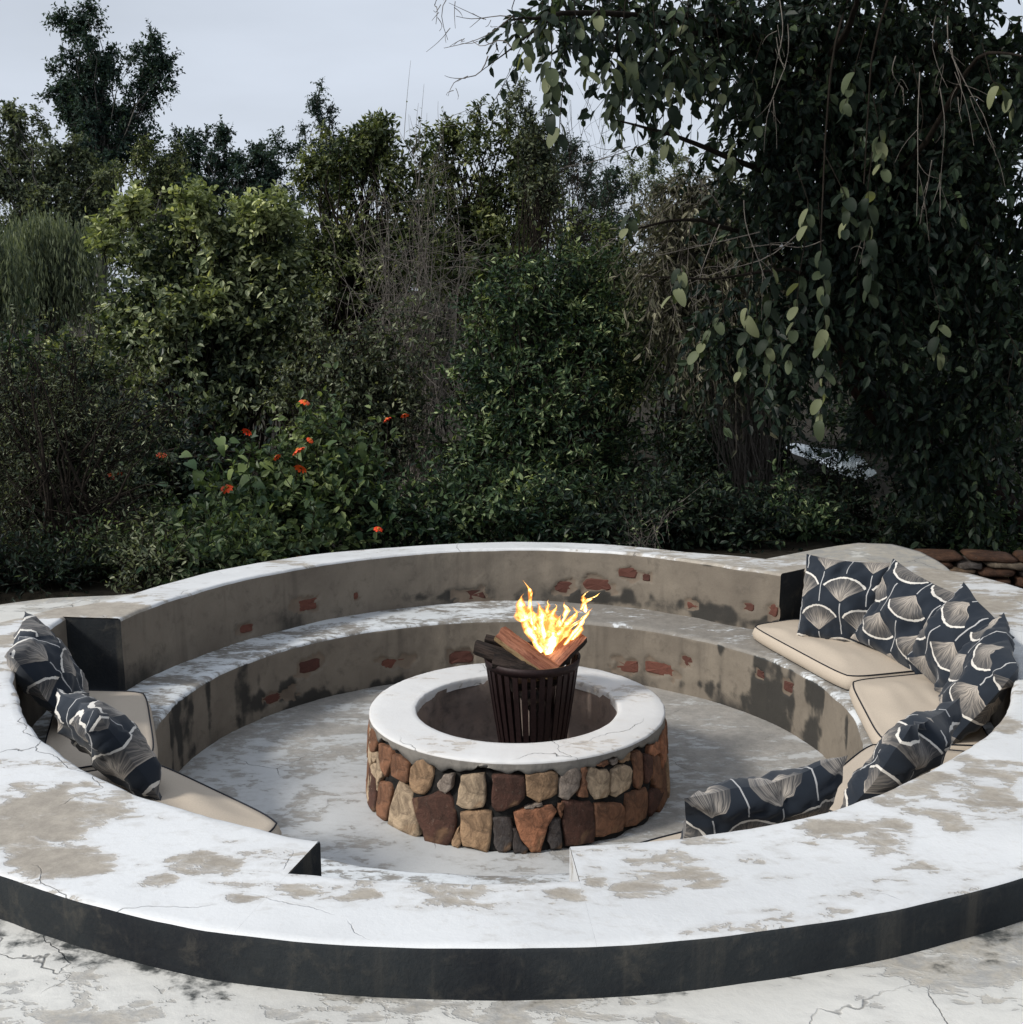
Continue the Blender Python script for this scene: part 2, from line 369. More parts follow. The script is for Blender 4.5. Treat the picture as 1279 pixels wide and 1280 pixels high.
nz = fbm(Vf, 3.1, 4, 41); nz2 = fbm(Vf, 11, 3, 43)
for (u, v, a, b) in PATCH:
    c = on_z(u, v, .80); dx = (on_z(u+a, v, .80)-on_z(u-a, v, .80))[0]/2; dy = (on_z(u, v-b, .80)-on_z(u, v+b, .80))[1]/2
    k = np.hypot((Vf[:, 0]-c[0])/dx, (Vf[:, 1]-c[1])/dy)+(nz-.5)*2.2+(nz2-.5)*1.6
    wear = np.maximum(wear, .19*(1-sstep(.35, 1.35, k)))
wear -= .03
an = np.degrees(np.arctan2(Vf[:, 1], Vf[:, 0]))
wear += .17*sstep(-8, 30, an)*(1-sstep(60, 80, an))       # the ring is bare and grey beside the stone wall
wear += .09*sstep(140, 160, an)
colid = np.repeat(np.arange(n), m); rowid = np.tile(np.arange(m), n)
isin = inn[rowid]; h = Vf[:, 2]-SEAT
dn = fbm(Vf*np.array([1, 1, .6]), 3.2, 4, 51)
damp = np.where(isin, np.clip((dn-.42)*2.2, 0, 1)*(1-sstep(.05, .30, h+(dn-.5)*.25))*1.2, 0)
for (u, v, a, b) in [(760, 750, .7, .08), (905, 770, .35, .06), (915, 705, .18, .03), (890, 700, .1, .03), (560, 748, .35, .05), (955, 778, .2, .05)]:
    c = on_cyl(u, v, 2.16); d = np.hypot((an-math.degrees(math.atan2(c[1], c[0])))*math.radians(1)*2.16/a, (Vf[:, 2]-c[2])/b)+(dn-.5)*3.5+(nz2-.5)*2.5
    damp = np.maximum(damp, np.where(isin, .85*(1-sstep(.2, 1.3, d)), 0))
F = grid_faces(n, m, True)
fr = F[:, 0] % m; fc = F[:, 0]//m
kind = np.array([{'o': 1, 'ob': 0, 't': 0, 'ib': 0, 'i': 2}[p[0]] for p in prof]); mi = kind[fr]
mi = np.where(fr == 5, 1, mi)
# end faces: flat quads of their own between the two columns of each step
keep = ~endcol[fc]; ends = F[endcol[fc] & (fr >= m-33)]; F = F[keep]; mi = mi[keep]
lit = DEG[ends[:, 0]//m]; lit = (lit > -90) & (lit < -80)                     # sun-facing step side stays pale; the other ends get shade as dark colour
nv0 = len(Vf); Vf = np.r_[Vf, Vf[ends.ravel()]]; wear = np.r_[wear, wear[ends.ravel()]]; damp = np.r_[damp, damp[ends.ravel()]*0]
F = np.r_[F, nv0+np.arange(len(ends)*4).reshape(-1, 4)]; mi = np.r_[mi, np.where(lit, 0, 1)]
seating = empty('sunken_seating', (0, 0, 0), 'round sunken plaster seating circle with peeling white rim and brick showing through', 'seating')
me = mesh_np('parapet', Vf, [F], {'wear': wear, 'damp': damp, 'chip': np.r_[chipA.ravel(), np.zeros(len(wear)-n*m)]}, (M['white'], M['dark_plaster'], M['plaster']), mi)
parapet = tag(obj('parapet', me, seating), 'wide round parapet with peeling white top and blackened outer face')

# bench ring
BC = np.array([-.024, -.025]); RB = 1.771
prof2 = [('r', t) for t in np.linspace(0, 1, 30)]+[('b', 0), ('b', 1)]+[('t', t) for t in np.linspace(0, 1, 20)[1:]]
n2, m2 = 900, len(prof2)
en = (fbm(np.c_[np.cos(A)*8, np.sin(A)*8, A*0+3], 1, 4, 61)-.5)*.035
Rend = np.interp(A, np.unwrap(np.sort(np.mod(TH, 2*np.pi))), RIN[np.argsort(np.mod(TH, 2*np.pi))], period=2*np.pi)+.05
V2 = np.zeros((n2, m2, 3))
for r, (k, t) in enumerate(prof2):
    if k == 'r': R = RB+en*.6; z = -.06+t*(SEAT-.02+.06)+0*A
    elif k == 'b': R = RB+en+(.006 if t == 0 else .025); z = SEAT-(.007 if t == 0 else 0)+0*A
    else: R = (RB+.025+en)+(Rend-(RB+.025))*t; z = SEAT+0*A
    x, y = BC[0]+R*np.cos(A), BC[1]+R*np.sin(A)
    if k != 'r': z = z+(fbm(np.c_[x*4, y*4, x*0], 1, 3, 71)-.5)*.012
    V2[:, r] = np.c_[x, y, z]
ri = np.array([p[0] == 'r' for p in prof2])
P = V2[:, ri].reshape(-1, 3); dep = pit_depth(P, BR_RISE, RB, 23); rr = np.hypot(P[:, 0], P[:, 1])
kk = 1+(dep*.011+(fbm(P, 6, 4, 33)-.5)*.018)/rr; P[:, 0] *= kk; P[:, 1] *= kk; V2[:, ri] = P.reshape(n2, -1, 3)
chipB = np.zeros((n2, m2)); chipB[:, ri] = dep.reshape(n2, -1)
V2f = V2.reshape(-1, 3); F2 = grid_faces(n2, m2, True); r2 = F2[:, 0] % m2
isr = ri[np.tile(np.arange(m2), n2)]; an2 = np.degrees(np.arctan2(V2f[:, 1], V2f[:, 0])); dn2 = fbm(V2f*np.array([1, 1, .35]), 3.6, 4, 81)
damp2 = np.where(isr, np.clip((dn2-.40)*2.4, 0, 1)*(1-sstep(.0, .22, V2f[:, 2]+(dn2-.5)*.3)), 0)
dns = fbm(V2f*np.array([1, 1, .10]), 7, 4, 83); dnf = fbm(V2f, 12, 4, 85)
for (u, v, a, b) in [(300, 860, .09, .5), (265, 880, .04, .35), (225, 900, .16, .4), (905, 822, .03, .5), (955, 855, .20, .30), (1000, 880, .16, .34), (1035, 900, .10, .4), (1064, 920, .05, .5), (880, 855, .14, .06), (700, 855, .3, .05), (400, 880, .35, .06), (335, 874, .14, .05), (930, 870, .15, .10)]:
    c = on_cyl(u, v, RB); d = np.hypot((an2-math.degrees(math.atan2(c[1], c[0])))*math.radians(1)*RB/a, (V2f[:, 2]-c[2])/b)+(dns-.5)*4.5+(dnf-.5)*2.2
    damp2 = np.maximum(damp2, np.where(isr, .9*(1-sstep(.1, 1.4, d)), 0))
wear2 = np.where(an2 > 20, .16*(1-sstep(75, 100, an2)), .0)-.02
wear2 += .05*(fbm(V2f, 2, 3, 5)-.5)
me = mesh_np('bench', V2f, [F2], {'wear': wear2, 'damp': damp2, 'chip': chipB.ravel()}, (M['plaster'], M['benchwash']), np.where(r2 >= 29, 1, 0))
bench = tag(obj('bench', me, seating), 'curved plaster bench step with worn white seat')

# pit floor
rad = np.concatenate([np.linspace(0.05, 1.72, 60), [1.84]]); aa = np.radians(np.arange(0, 360, 1.5))
X, Y = np.outer(np.cos(aa), rad)+BC[0], np.outer(np.sin(aa), rad)+BC[1]
P = np.stack([X, Y, X*0], -1).reshape(-1, 3); P[:, 2] = -.03+(fbm(P, 1.5, 3, 91)-.5)*.012
wr = .07*sstep(-.3, .9, P[:, 0]+P[:, 1]*.4)-.05*sstep(.2, -1.2, P[:, 1]+P[:, 0]*.5)+.08*sstep(.2, .9, P[:, 1])
me = mesh_np('pit_floor', P, [grid_faces(len(aa), len(rad), True)], {'wear': wr, 'damp': P[:, 0]*0}, (M['floorwash'],))
obj('pit_floor', me, seating)

# bricks showing in the holes
def brick_mesh(w_, h_, seed):
    rs = np.random.RandomState(seed); k = 14; t = np.arange(k)*2*np.pi/k
    sx = np.sign(np.cos(t))*np.abs(np.cos(t))**.45*w_/2*(1+(rs.rand(k)-.5)*.30); sz = np.sign(np.sin(t))*np.abs(np.sin(t))**.45*h_/2*(1+(rs.rand(k)-.5)*.34)
    back = np.c_[sx, np.full(k, .03), sz]; f0 = np.c_[sx, np.full(k, .002), sz]; f1 = np.c_[sx*.88, -.001+(rs.rand(k)-.5)*.007, sz*.82]; c = np.array([[0, -.001, 0]])
    V = np.r_[back, f0, f1, c]; i = np.arange(k); j = (i+1) % k
    return mesh_np('brick', V, [np.c_[i, j, k+j, k+i], np.c_[k+i, k+j, 2*k+j, 2*k+i], np.c_[2*k+i, 2*k+j, i*0+3*k]], None, (M['brick'],), smooth=False)
for spots, R, par in ((BR_BACK, 2.16, parapet), (BR_RISE, RB, bench)):
    for i, (u, v, w_, h_) in enumerate(spots):
        q = on_cyl(u, v, R); a = math.atan2(q[1], q[0])
        Rr = float(interp_ang(math.degrees(a), RW)) if par is parapet else RB+BC[0]*math.cos(a)+BC[1]*math.sin(a)
        o = obj('brick', brick_mesh(w_, h_, i+int(R*100)), par)
        o.location = (math.cos(a)*(Rr+.008), math.sin(a)*(Rr+.008), q[2]+(i % 3-1)*.002); o.rotation_euler = (0, 0, a-math.pi/2)

# ------------------------------------------------------------------ patio and ground
RP = [(-180, 4.6), (-150, 7), (-120, 12), (-90, 12), (-60, 12), (-30, 7), (0, 4.2), (12, 3.5), (20, 3.3), (30, 3.35), (35, 3.60), (39, 3.78), (43, 3.86), (46, 3.72), (48, 3.3), (51, 2.6), (60, 2.42), (75, 2.5), (90, 2.55), (120, 2.48), (148, 2.5), (154, 2.75), (158, 3.05), (164, 3.3), (170, 3.7)]
aa = np.radians(np.arange(0, 360, 1.0)); dg = np.degrees(aa); mid = (interp_ang(dg, RO)*.7+interp_ang(dg, [(d, r) for d, r in zip(DEG[::8], RIN[::8])])*.3)
rp = interp_ang(dg, RP); tt = np.linspace(0, 1, 70)**1.6
RR = mid[:, None]+(np.maximum(rp, mid+.02)-mid)[:, None]*tt
X, Y = RR*np.cos(aa)[:, None], RR*np.sin(aa)[:, None]
P = np.stack([X, Y, X*0], -1); P[..., 2] = .676+(fbm(np.stack([X, Y, X*0], -1), .9, 4, 17)-.5)*.03
outer = interp_ang(dg, RO)[:, None]; gap = RR-outer
ndp = fbm(np.stack([X, Y, X*0+3], -1), 5, 4, 27)
dampP = .55*(1-sstep(-.02, .13, gap+(ndp-.5)*.42))
for (u, v, a, b) in [(20, 1190, 25, 8), (110, 1203, 20, 5), (1230, 1205, 40, 8), (1190, 1220, 30, 10), (430, 1262, 18, 5), (700, 1262, 45, 7), (150, 1240, 8, 3)]:
    c = on_z(u, v, .68); dx = (on_z(u+a, v, .68)-c)[0]; dy = abs((on_z(u, v-b, .68)-c)[1])
    d = np.hypot((X-c[0])/dx, (Y-c[1])/dy)+(ndp-.5)*4; dampP = np.maximum(dampP, .36*(1-sstep(.3, 1.2, d)))
lip = P[:, -1:].copy(); lip[..., 2] -= .35; P = np.concatenate([P, lip], 1); dampP = np.concatenate([dampP, dampP[:, -1:]], 1)
wP = (fbm(P*np.array([1, 1, 0]), .8, 3, 29)-.5)*.12+.22*sstep(.6, 1.6, P[..., 1])
me = mesh_np('patio', P.reshape(-1, 3), [grid_faces(len(aa), P.shape[1], True)], {'wear': wP.ravel(), 'damp': dampP.ravel()}, (M['patio'],))
tag(obj('patio', me), kind='structure')
rg = np.concatenate([[0], np.geomspace(.05, 420, 40)]); G = mid[:, None]+rg[None, :]
X, Y = G*np.cos(aa)[:, None], G*np.sin(aa)[:, None]; Z = terrain(X, Y)+(fbm(np.stack([X, Y, X*0], -1), .35, 3, 37)-.5)*.18*(G > 3.2)
Z = np.where((Y < 1.5) & (G < 13), np.minimum(Z, .55), Z)
me = mesh_np('ground', np.stack([X, Y, Z], -1).reshape(-1, 3), [grid_faces(len(aa), G.shape[1], True)], None, (M['soil'],))
tag(obj('ground', me), kind='structure')
# pale pond beyond the hedge
b = NB('still_water'); co = b.n('TexCoord').outputs['Object']
M['water'] = b.done(b.bsdf((.30, .34, .36), .04, b.bump(b.noise(co, 2.5, 3, .5), .1, .02), 1.))
k = np.radians(np.arange(0, 360, 15)); wr_ = 1+.18*np.sin(k*3+1)+.1*np.sin(k*5)
Wp = np.c_[5.72+.50*wr_*np.cos(k), 14.8+2.3*wr_*np.sin(k), k*0-.28]
me = mesh_np('water', np.r_[Wp, [[5.72, 14.8, -.28]]], [np.c_[np.arange(24), (np.arange(24)+1) % 24, np.full(24, 24)]], None, (M['water'],))
tag(obj('water', me), kind='structure')

# ------------------------------------------------------------------ fire pit ring of field stones
PC = np.array([.027, -.067, 0]); PH = .396
pit = empty('fire_pit', PC, 'round stone fire pit with a smooth white cap in the middle of the sunken floor', 'fire pit')
def lathe(rz, seg=160, closed_prof=False, wob=None):
    a = np.arange(seg)*2*np.pi/seg; rz = np.array(rz); R = rz[:, 0][None, :]+0*a[:, None]; Z = rz[:, 1][None, :]+0*a[:, None]
    if wob is not None: R, Z = wob(a[:, None], R, Z)
    return np.stack([R*np.cos(a)[:, None], R*np.sin(a)[:, None], Z], -1).reshape(-1, 3), grid_faces(seg, len(rz), True)
Vc, Fc = lathe([(.765, -.05), (.757, .1), (.75, .2), (.74, .3), (.725, .36), (.60, .36)], 120, wob=lambda a, R, Z: (R+.012*np.sin(a*23+Z*40), Z))
obj('core_wall', mesh_np('core_wall', Vc, [Fc], None, (M['mortar'],)), pit)
def wobcap(a, R, Z):
    low = (Z < .360) & (R > .7)
    drip = .016*np.sin(a*7+1)+.012*np.sin(a*17+.5)+.010*np.sin(a*31)+.006*np.sin(a*59)
    q = np.stack(np.broadcast_arrays(np.cos(a)*14, np.sin(a)*14, Z*9+R*8), -1); nn = (fbm(q, 1, 4, 3)-.5)
    return R+nn*.010, Z+np.where(low, drip-.010, nn*.003)
Vc, Fc = lathe([(.72, .352), (.752, .352), (.757, .356), (.757, .366), (.757, .378), (.757, .387), (.754, .394), (.748, .397), (.70, .3975), (.66, .398), (.62, .398), (.58, .397), (.545, .397), (.524, .3965), (.518, .392), (.516, .376), (.515, .35)], 300, wob=wobcap)
wc = np.full(len(Vc), -.06); dc = np.where(Vc[:, 2] < .362, .35+.5*(fbm(Vc, 9, 3, 8)), 0)*(np.hypot(Vc[:, 0], Vc[:, 1]) > .7)
M['cement'] = mat_plaster('grey_cement_edge', (.30, .28, .25), (.22, .205, .185), (.12, .11, .10), (.05, .05, .05), .7)
M['cap'] = mat_whitewash('smooth_white_cap', (.70, .695, .685), (.60, .55, .49), (.5, .45, .4), 2.4, .55)
obj('cap', mesh_np('cap', Vc, [Fc], {'wear': wc, 'damp': np.clip(dc, 0, .8)}, (M['cap'], M['cement']), np.where(Fc[:, 0] % 17 < 5, 1, 0)), pit)
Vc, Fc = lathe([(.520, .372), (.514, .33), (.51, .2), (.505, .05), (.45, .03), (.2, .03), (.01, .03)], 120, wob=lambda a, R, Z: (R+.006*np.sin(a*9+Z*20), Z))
dp = np.clip((fbm(Vc, 3, 4, 12)-.35)*1.6+(.25-Vc[:, 2])*1.2-.5*sstep(-.1, .5, Vc[:, 0]), 0, 1)  # sooty low down; right side kept paler to paint in the fire's glow
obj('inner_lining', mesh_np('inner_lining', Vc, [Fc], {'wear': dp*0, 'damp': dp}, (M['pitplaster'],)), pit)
TAN, LT, BRN, DK, MAR, RUST, GRY = (.40, .26, .155), (.52, .395, .27), (.235, .115, .066), (.07, .062, .060), (.095, .046, .034), (.42, .185, .10), (.30, .25, .21)
# outlines of the stones as they stand in the wall: (crop origin x, y, scale, colour, outline)
C1, C2, C3 = (455, 900, 7.527), (580, 930, 9.136), (700, 890, 7.314)
STN = [(C1, BRN, [(75, 55), (110, 120), (115, 200), (100, 290), (60, 300), (45, 150)]), (C1, LT, [(60, 305), (105, 315), (105, 370), (75, 405), (55, 350)]), (C1, LT, [(60, 420), (112, 420), (110, 600), (98, 870), (70, 900), (40, 820), (32, 680)]), (C1, BRN, [(140, 240), (235, 280), (245, 400), (195, 530), (150, 450), (140, 330)]),
       (C1, LT, [(122, 330), (148, 450), (165, 500), (125, 590), (117, 450)]), (C1, BRN, [(265, 330), (395, 390), (415, 480), (395, 590), (345, 585), (245, 520)]), (C1, TAN, [(545, 380), (620, 430), (645, 530), (610, 640), (550, 700), (480, 690), (430, 610), (430, 510), (460, 420)]), (C1, GRY, [(745, 525), (835, 520), (820, 640), (775, 690), (710, 660), (695, 600)]),
       (C1, LT, [(920, 540), (1128, 532), (1140, 815), (940, 840), (875, 810), (900, 660)]), (C1, BRN, [(145, 590), (240, 600), (255, 640), (230, 760), (200, 1030), (115, 950), (104, 850), (130, 680)]), (C1, LT, [(315, 600), (380, 640), (440, 720), (455, 870), (480, 930), (500, 1050), (490, 1165), (370, 1130), (225, 1040), (235, 900), (280, 700)]),
       (C1, MAR, [(470, 760), (620, 730), (700, 690), (800, 700), (850, 880), (840, 1050), (795, 1185), (680, 1200), (580, 1160), (530, 1000), (490, 880)]), (C1, TAN, [(890, 1000), (905, 1150), (890, 1220), (810, 1180), (860, 1070)]), (C1, TAN, [(912, 890), (1050, 872), (1190, 869), (1182, 1045), (1155, 1240), (1046, 1205), (918, 1170), (910, 1000)]),
       (C2, MAR, [(330, 380), (500, 370), (690, 390), (700, 560), (640, 680), (500, 740), (330, 755), (330, 600), (350, 500)]), (C2, TAN, [(715, 370), (960, 320), (1060, 350), (1050, 560), (1020, 600), (850, 660), (730, 590)]), (C2, DK, [(340, 850), (530, 860), (555, 1000), (540, 1200), (470, 1235), (380, 1230), (340, 1120)]), (C2, RUST, [(600, 800), (700, 765), (1020, 720), (1050, 790), (960, 890), (930, 1000), (890, 1170), (860, 1245), (800, 1240), (680, 1110), (635, 1040), (590, 880)]),
       (C2, DK, [(560, 960), (610, 1000), (650, 1110), (720, 1200), (700, 1250), (565, 1240)]), (C2, DK, [(1000, 890), (1100, 870), (1130, 1190), (1000, 1200), (960, 1100)]), (C2, BRN, [(1080, 690), (1135, 690), (1135, 800), (1110, 860), (1080, 800)]), (C2, GRY, [(700, 725), (890, 682), (900, 700), (720, 750)]),
       (C3, GRY, [(60, 545), (150, 515), (195, 560), (185, 680), (80, 805), (20, 790), (0, 700), (10, 600)]), (C3, BRN, [(200, 530), (258, 520), (240, 620), (268, 770), (180, 780), (175, 720), (210, 640)]), (C3, LT, [(290, 515), (400, 540), (462, 555), (450, 700), (430, 780), (320, 795), (280, 730), (250, 680), (250, 600)]), (C3, LT, [(490, 540), (560, 505), (650, 500), (680, 560), (650, 690), (570, 740), (530, 775), (468, 750), (473, 640)]),
       (C3, MAR, [(45, 840), (300, 830), (325, 950), (318, 1190), (60, 1225), (45, 1000)]), (C3, BRN, [(335, 850), (590, 840), (600, 960), (595, 1080), (480, 1120), (340, 1140)]), (C3, BRN, [(612, 760), (800, 710), (812, 850), (800, 960), (700, 1030), (620, 1060)]), (C3, BRN, [(680, 390), (760, 370), (775, 640), (730, 710), (690, 640)]), (C3, MAR, [(782, 400), (838, 400), (850, 560), (800, 660), (785, 550)]), (C3, RUST, [(840, 310), (920, 260), (928, 370), (880, 400), (835, 390)]),
       (C3, TAN, [(560, 400), (650, 345), (650, 440), (570, 465)]), (C3, BRN, [(340, 470), (430, 440), (450, 480), (400, 500), (340, 495)]), (C3, GRY, [(470, 450), (540, 420), (535, 470), (490, 490)]), (C3, MAR, [(830, 740), (880, 705), (955, 740), (900, 870), (830, 960)]), (C3, BRN, [(860, 405), (915, 405), (935, 560), (950, 700), (880, 695), (852, 600)]), (C3, TAN, [(752, 222), (810, 222), (790, 290), (752, 272)])]
DR = lambda z: .786-.030*(z+.03)/.42
def on_drum(u, v):
    d = ray(u, v); ox, oy = CAM[0]-PC[0], CAM[1]-PC[1]; z = .15
    for _ in range(6):
        r = DR(z); a_ = d[0]**2+d[1]**2; b_ = ox*d[0]+oy*d[1]; c_ = ox*ox+oy*oy-r*r; t = (-b_-math.sqrt(max(b_*b_-a_*c_, 0)))/a_; z = float(np.clip(CAM[2]+d[2]*t, -.03, .37))
    p = CAM+d*t; return math.atan2(p[1]-PC[1], p[0]-PC[0]), z
rs = np.random.RandomState(4); pal = [TAN, LT, BRN, DK, MAR, RUST, GRY, BRN]
OUT = [(c, [on_drum(x0+X_/k_, y0+Y_/k_) for X_, Y_ in pts]) for (x0, y0, k_), c, pts in STN]
for z0, z1, st in ((-.03, .15, -27), (.17, .34, -21)):                 # the far side of the drum
    a = st
    while a < 196:
        w_ = rs.uniform(7, 13); a0, a1 = math.radians(a+.5), math.radians(a+w_); j = lambda q_: rs.uniform(-q_, q_)
        OUT.append((pal[rs.randint(8)], [(a0+j(.01), z0), ((a0+a1)/2, z0+j(.008)), (a1+j(.01), z0), (a1+j(.015), (z0+z1)/2), (a1-.012+j(.01), z1+j(.015)), ((a0+a1)/2+j(.02), z1+j(.012)), (a0+.012+j(.01), z1+j(.015)), (a0+j(.015), (z0+z1)/2)])); a += w_+.4
for i, (c, poly_) in enumerate(OUT):
    rs2 = np.random.RandomState(100+i); pa = np.array(poly_); pa[:, 0] = np.unwrap(pa[:, 0])
    seg = np.r_[pa, pa[:1]]; sc_ = np.array([.77, 1.]); ln_ = np.r_[0, np.cumsum(np.hypot(*((seg[1:]-seg[:-1])*sc_).T))]; k = 16; tt_ = np.linspace(0, ln_[-1], k+1)[:-1]
    oa, oz = np.interp(tt_, ln_, seg[:, 0]), np.interp(tt_, ln_, seg[:, 1]); oa += rs2.normal(size=k)*.004; oz += rs2.normal(size=k)*.003
    ca_, cz_ = oa.mean(), oz.mean(); oa, oz = ca_+(oa-ca_)*1.09, cz_+(oz-cz_)*1.08; pr = rs2.uniform(-.006, .004); tilt = rs2.normal()*.025
    def lay(f, off, nz_):
        aa_, zz_ = ca_+(oa-ca_)*f, cz_+(oz-cz_)*f; rr_ = DR(zz_)+off+(rs2.rand(k)-.5)*nz_+(aa_-ca_)*.77*tilt; return np.c_[rr_*np.cos(aa_), rr_*np.sin(aa_), zz_]
    Vs = np.r_[lay(1, -.05, 0), lay(1, pr-.008, .003), lay(.955, pr, .003), lay(.80, pr+.001, .005), lay(.42, pr+.002, .006), [[(DR(cz_)+pr+.004)*math.cos(ca_), (DR(cz_)+pr+.004)*math.sin(ca_), cz_]]]
    org = np.array([DR(cz_)*math.cos(ca_), DR(cz_)*math.sin(ca_), cz_]); i_ = np.arange(k); j_ = (i_+1) % k
    fs = [np.c_[q*k+i_, q*k+j_, (q+1)*k+j_, (q+1)*k+i_] for q in range(4)]+[np.c_[4*k+i_, 4*k+j_, i_*0+5*k]]
    if np.sum((oa-np.roll(oa, 1))*(oz+np.roll(oz, 1))) > 0: fs = [f_[:, ::-1] for f_ in fs]
    o = obj('stone', mesh_np('stone', Vs-org, fs, None, (M['stone'],)), pit); o.location = Vector(org); v_ = rs2.uniform(.95, 1.3); o.color = (c[0]*v_, c[1]*v_, c[2]*v_, 1)

# ------------------------------------------------------------------ iron fire basket, logs and flames
bc = on_y(666, 818, .06); bx, by = bc[0]-.003, .06
basket = empty('fire_basket', (bx, by, .03), 'black slatted iron fire basket standing in the stone pit', 'fire basket')
b0, b1, bh = .150, .243, .595
seg = 32
def strip_ring(r, z, hgt, th):
    a = np.arange(48)*2*np.pi/48; V_ = []
    for (rr_, zz_) in ((r, z), (r+th, z), (r+th+hgt*.16, z+hgt), (r+hgt*.16, z+hgt)): V_.append(np.c_[rr_*np.cos(a), rr_*np.sin(a), 0*a+zz_])
    V_ = np.stack(V_, 1).reshape(-1, 3); Fq = grid_faces(48, 4, True); i = np.arange(48); j = (i+1) % 48
    return mesh_np('band', V_, [Fq, np.c_[i*4+3, j*4+3, j*4, i*4]], None, (M['iron'],))
obj('rim', strip_ring(b1-.004, bh-.045, .045, .007), basket); obj('lower_band', strip_ring(b0+.008, .05, .04, .006), basket)
a = np.arange(48)*2*np.pi/48
obj('base_plate', mesh_np('base_plate', np.r_[np.c_[b0*np.cos(a), b0*np.sin(a), a*0+.012], np.c_[b0*np.cos(a), b0*np.sin(a), a*0], [[0, 0, .012]]], [np.c_[np.arange(48), (np.arange(48)+1) % 48, np.full(48, 96)], np.c_[np.arange(48), (np.arange(48)+1) % 48, 48+(np.arange(48)+1) % 48, 48+np.arange(48)]], None, (M['iron'],)), basket)
zs = np.linspace(0, 1, 7); prof_r = b0+(b1-b0)*zs**.85
hw = .0135; th = .004
Vs = []
for r_, z_ in zip(prof_r, zs*bh*.985):
    for (dx, dy) in ((-hw, -th), (hw, -th), (hw, th), (-hw, th)): Vs.append((dx, -r_+dy, z_))
Vs = np.array(Vs); fq = []
for i in range(6):
    for q in range(4): fq.append((i*4+q, i*4+(q+1) % 4, (i+1)*4+(q+1) % 4, (i+1)*4+q))
slat = mesh_np('slat', Vs, [np.array(fq), np.array([(24, 25, 26, 27), (3, 2, 1, 0)])], None, (M['iron'],), smooth=False)
for i in range(seg):
    o = obj('slat', slat, basket); o.rotation_euler = (0, 0, i*2*math.pi/seg+rs.uniform(-.02, .02))

def mat_log(name, bark, wood):
    b = NB(name); co = b.n('TexCoord').outputs['Object']
    mp = b.n('Mapping', Vector=co, Scale=(2, 16, 16)).outputs[0]; n = b.noise(mp, 3.2, 8, .7, .6); n2 = b.noise(co, 40, 5, .7)
    col = b.mix(b.ss(n, .35, .68), wood, bark); col = b.mix(b.m_('MULTIPLY', b.ss(n2, .55, .75), .5), col, (.02, .016, .014))
    return b.done(b.bsdf(col, .85, b.bump(n, .9, .02), .2))
M['log_red'] = mat_log('split_red_firewood', (.17, .055, .034), (.46, .20, .12)); M['log_tan'] = mat_log('barky_tan_firewood', (.24, .15, .07), (.50, .35, .19)); M['log_black'] = mat_log('charred_firewood', (.008, .007, .007), (.05, .036, .03))
def log_mesh(L, r, seed, mats, split):
    rs = np.random.RandomState(seed); k, nn = 12, 10; t = np.arange(k)*2*np.pi/k
    base = r*(1+(rs.rand(k)-.5)*.16)
    if split: base = np.where(np.sin(t) > .05, np.minimum(base, r*.30/np.maximum(np.sin(t), .05)), base)
    V_ = []
    for i in range(nn):
        x = (i/(nn-1)-.5)*L; s_ = 1+(rs.rand(k)-.5)*.10
        V_.append(np.c_[x+(rs.rand(k)-.5)*.012, base*np.cos(t)*s_, base*np.sin(t)*s_])
    V_ = np.concatenate(V_); c0 = V_[:k].mean(0); c1 = V_[-k:].mean(0); V_ = np.r_[V_, [c0], [c1]]
    i = np.arange(k); j = (i+1) % k; F_ = grid_faces(nn, k); F_ = np.r_[F_, np.stack([np.arange(nn-1)*k+k-1, np.arange(1, nn)*k+k-1, np.arange(1, nn)*k, np.arange(nn-1)*k], -1)]
    mi = np.r_[np.where(np.sin(t[(F_[:, 0] % k)]+.2) > .1, 0, 1), np.zeros(2*k, int)]
    return mesh_np('log', V_, [F_, np.c_[j, i, i*0+nn*k], np.c_[(nn-1)*k+i, (nn-1)*k+j, i*0+nn*k+1]], None, mats, mi, smooth=False)
def put_log(p0, p1, r, seed, mats, split, label, roll=0):
    p0, p1 = Vector(p0), Vector(p1); o = obj('log', log_mesh((p1-p0).length, r, seed, mats, split))
    d = (p1-p0).normalized(); o.matrix_world = Matrix.Translation((p0+p1)/2) @ d.to_track_quat('X', 'Z').to_matrix().to_4x4() @ Matrix.Rotation(roll, 4, 'X')
    tag(o, label, 'log', 'firewood in the basket')
ZR = .03+bh
put_log((bx-.165, by-.12, ZR+.165), (bx+.11, by-.18, ZR-.03), .058, 1, (M['log_red'], M['log_tan']), True, 'thick split log with tan bark lying slanted across the basket top', .35)
put_log((bx+.05, by-.12, ZR-.05), (bx+.24, by+.0, ZR+.115), .064, 2, (M['log_red'], M['log_black']), True, 'reddish split log on the side of the basket under the tall right flame', .2)
put_log((bx-.29, by-.02, ZR+.05), (bx-.02, by-.16, ZR+.0), .042, 3, (M['log_black'], M['log_black']), False, 'charred log with pale ashy end sticking out over the basket rim')
put_log((bx-.20, by-.14, ZR+.015), (bx+.02, by-.185, ZR-.03), .038, 4, (M['log_black'], M['log_black']), False, 'short black charred log lying just inside the basket rim')
put_log((bx-.24, by+.07, ZR+.08), (bx+.02, by+.05, ZR+.02), .036, 5, (M['log_black'], M['log_black']), True, 'thin charred log behind the slanted split log')
put_log((bx-.10, by+.12, ZR-.02), (bx+.16, by+.10, ZR+.03), .05, 6, (M['log_red'], M['log_black']), True, 'log wrapped in flames at the back of the basket')
put_log((bx-.11, by-.03, ZR-.13), (bx+.15, by+.03, ZR-.11), .06, 7, (M['log_black'], M['log_black']), True, 'blackened log seen low between the basket slats')
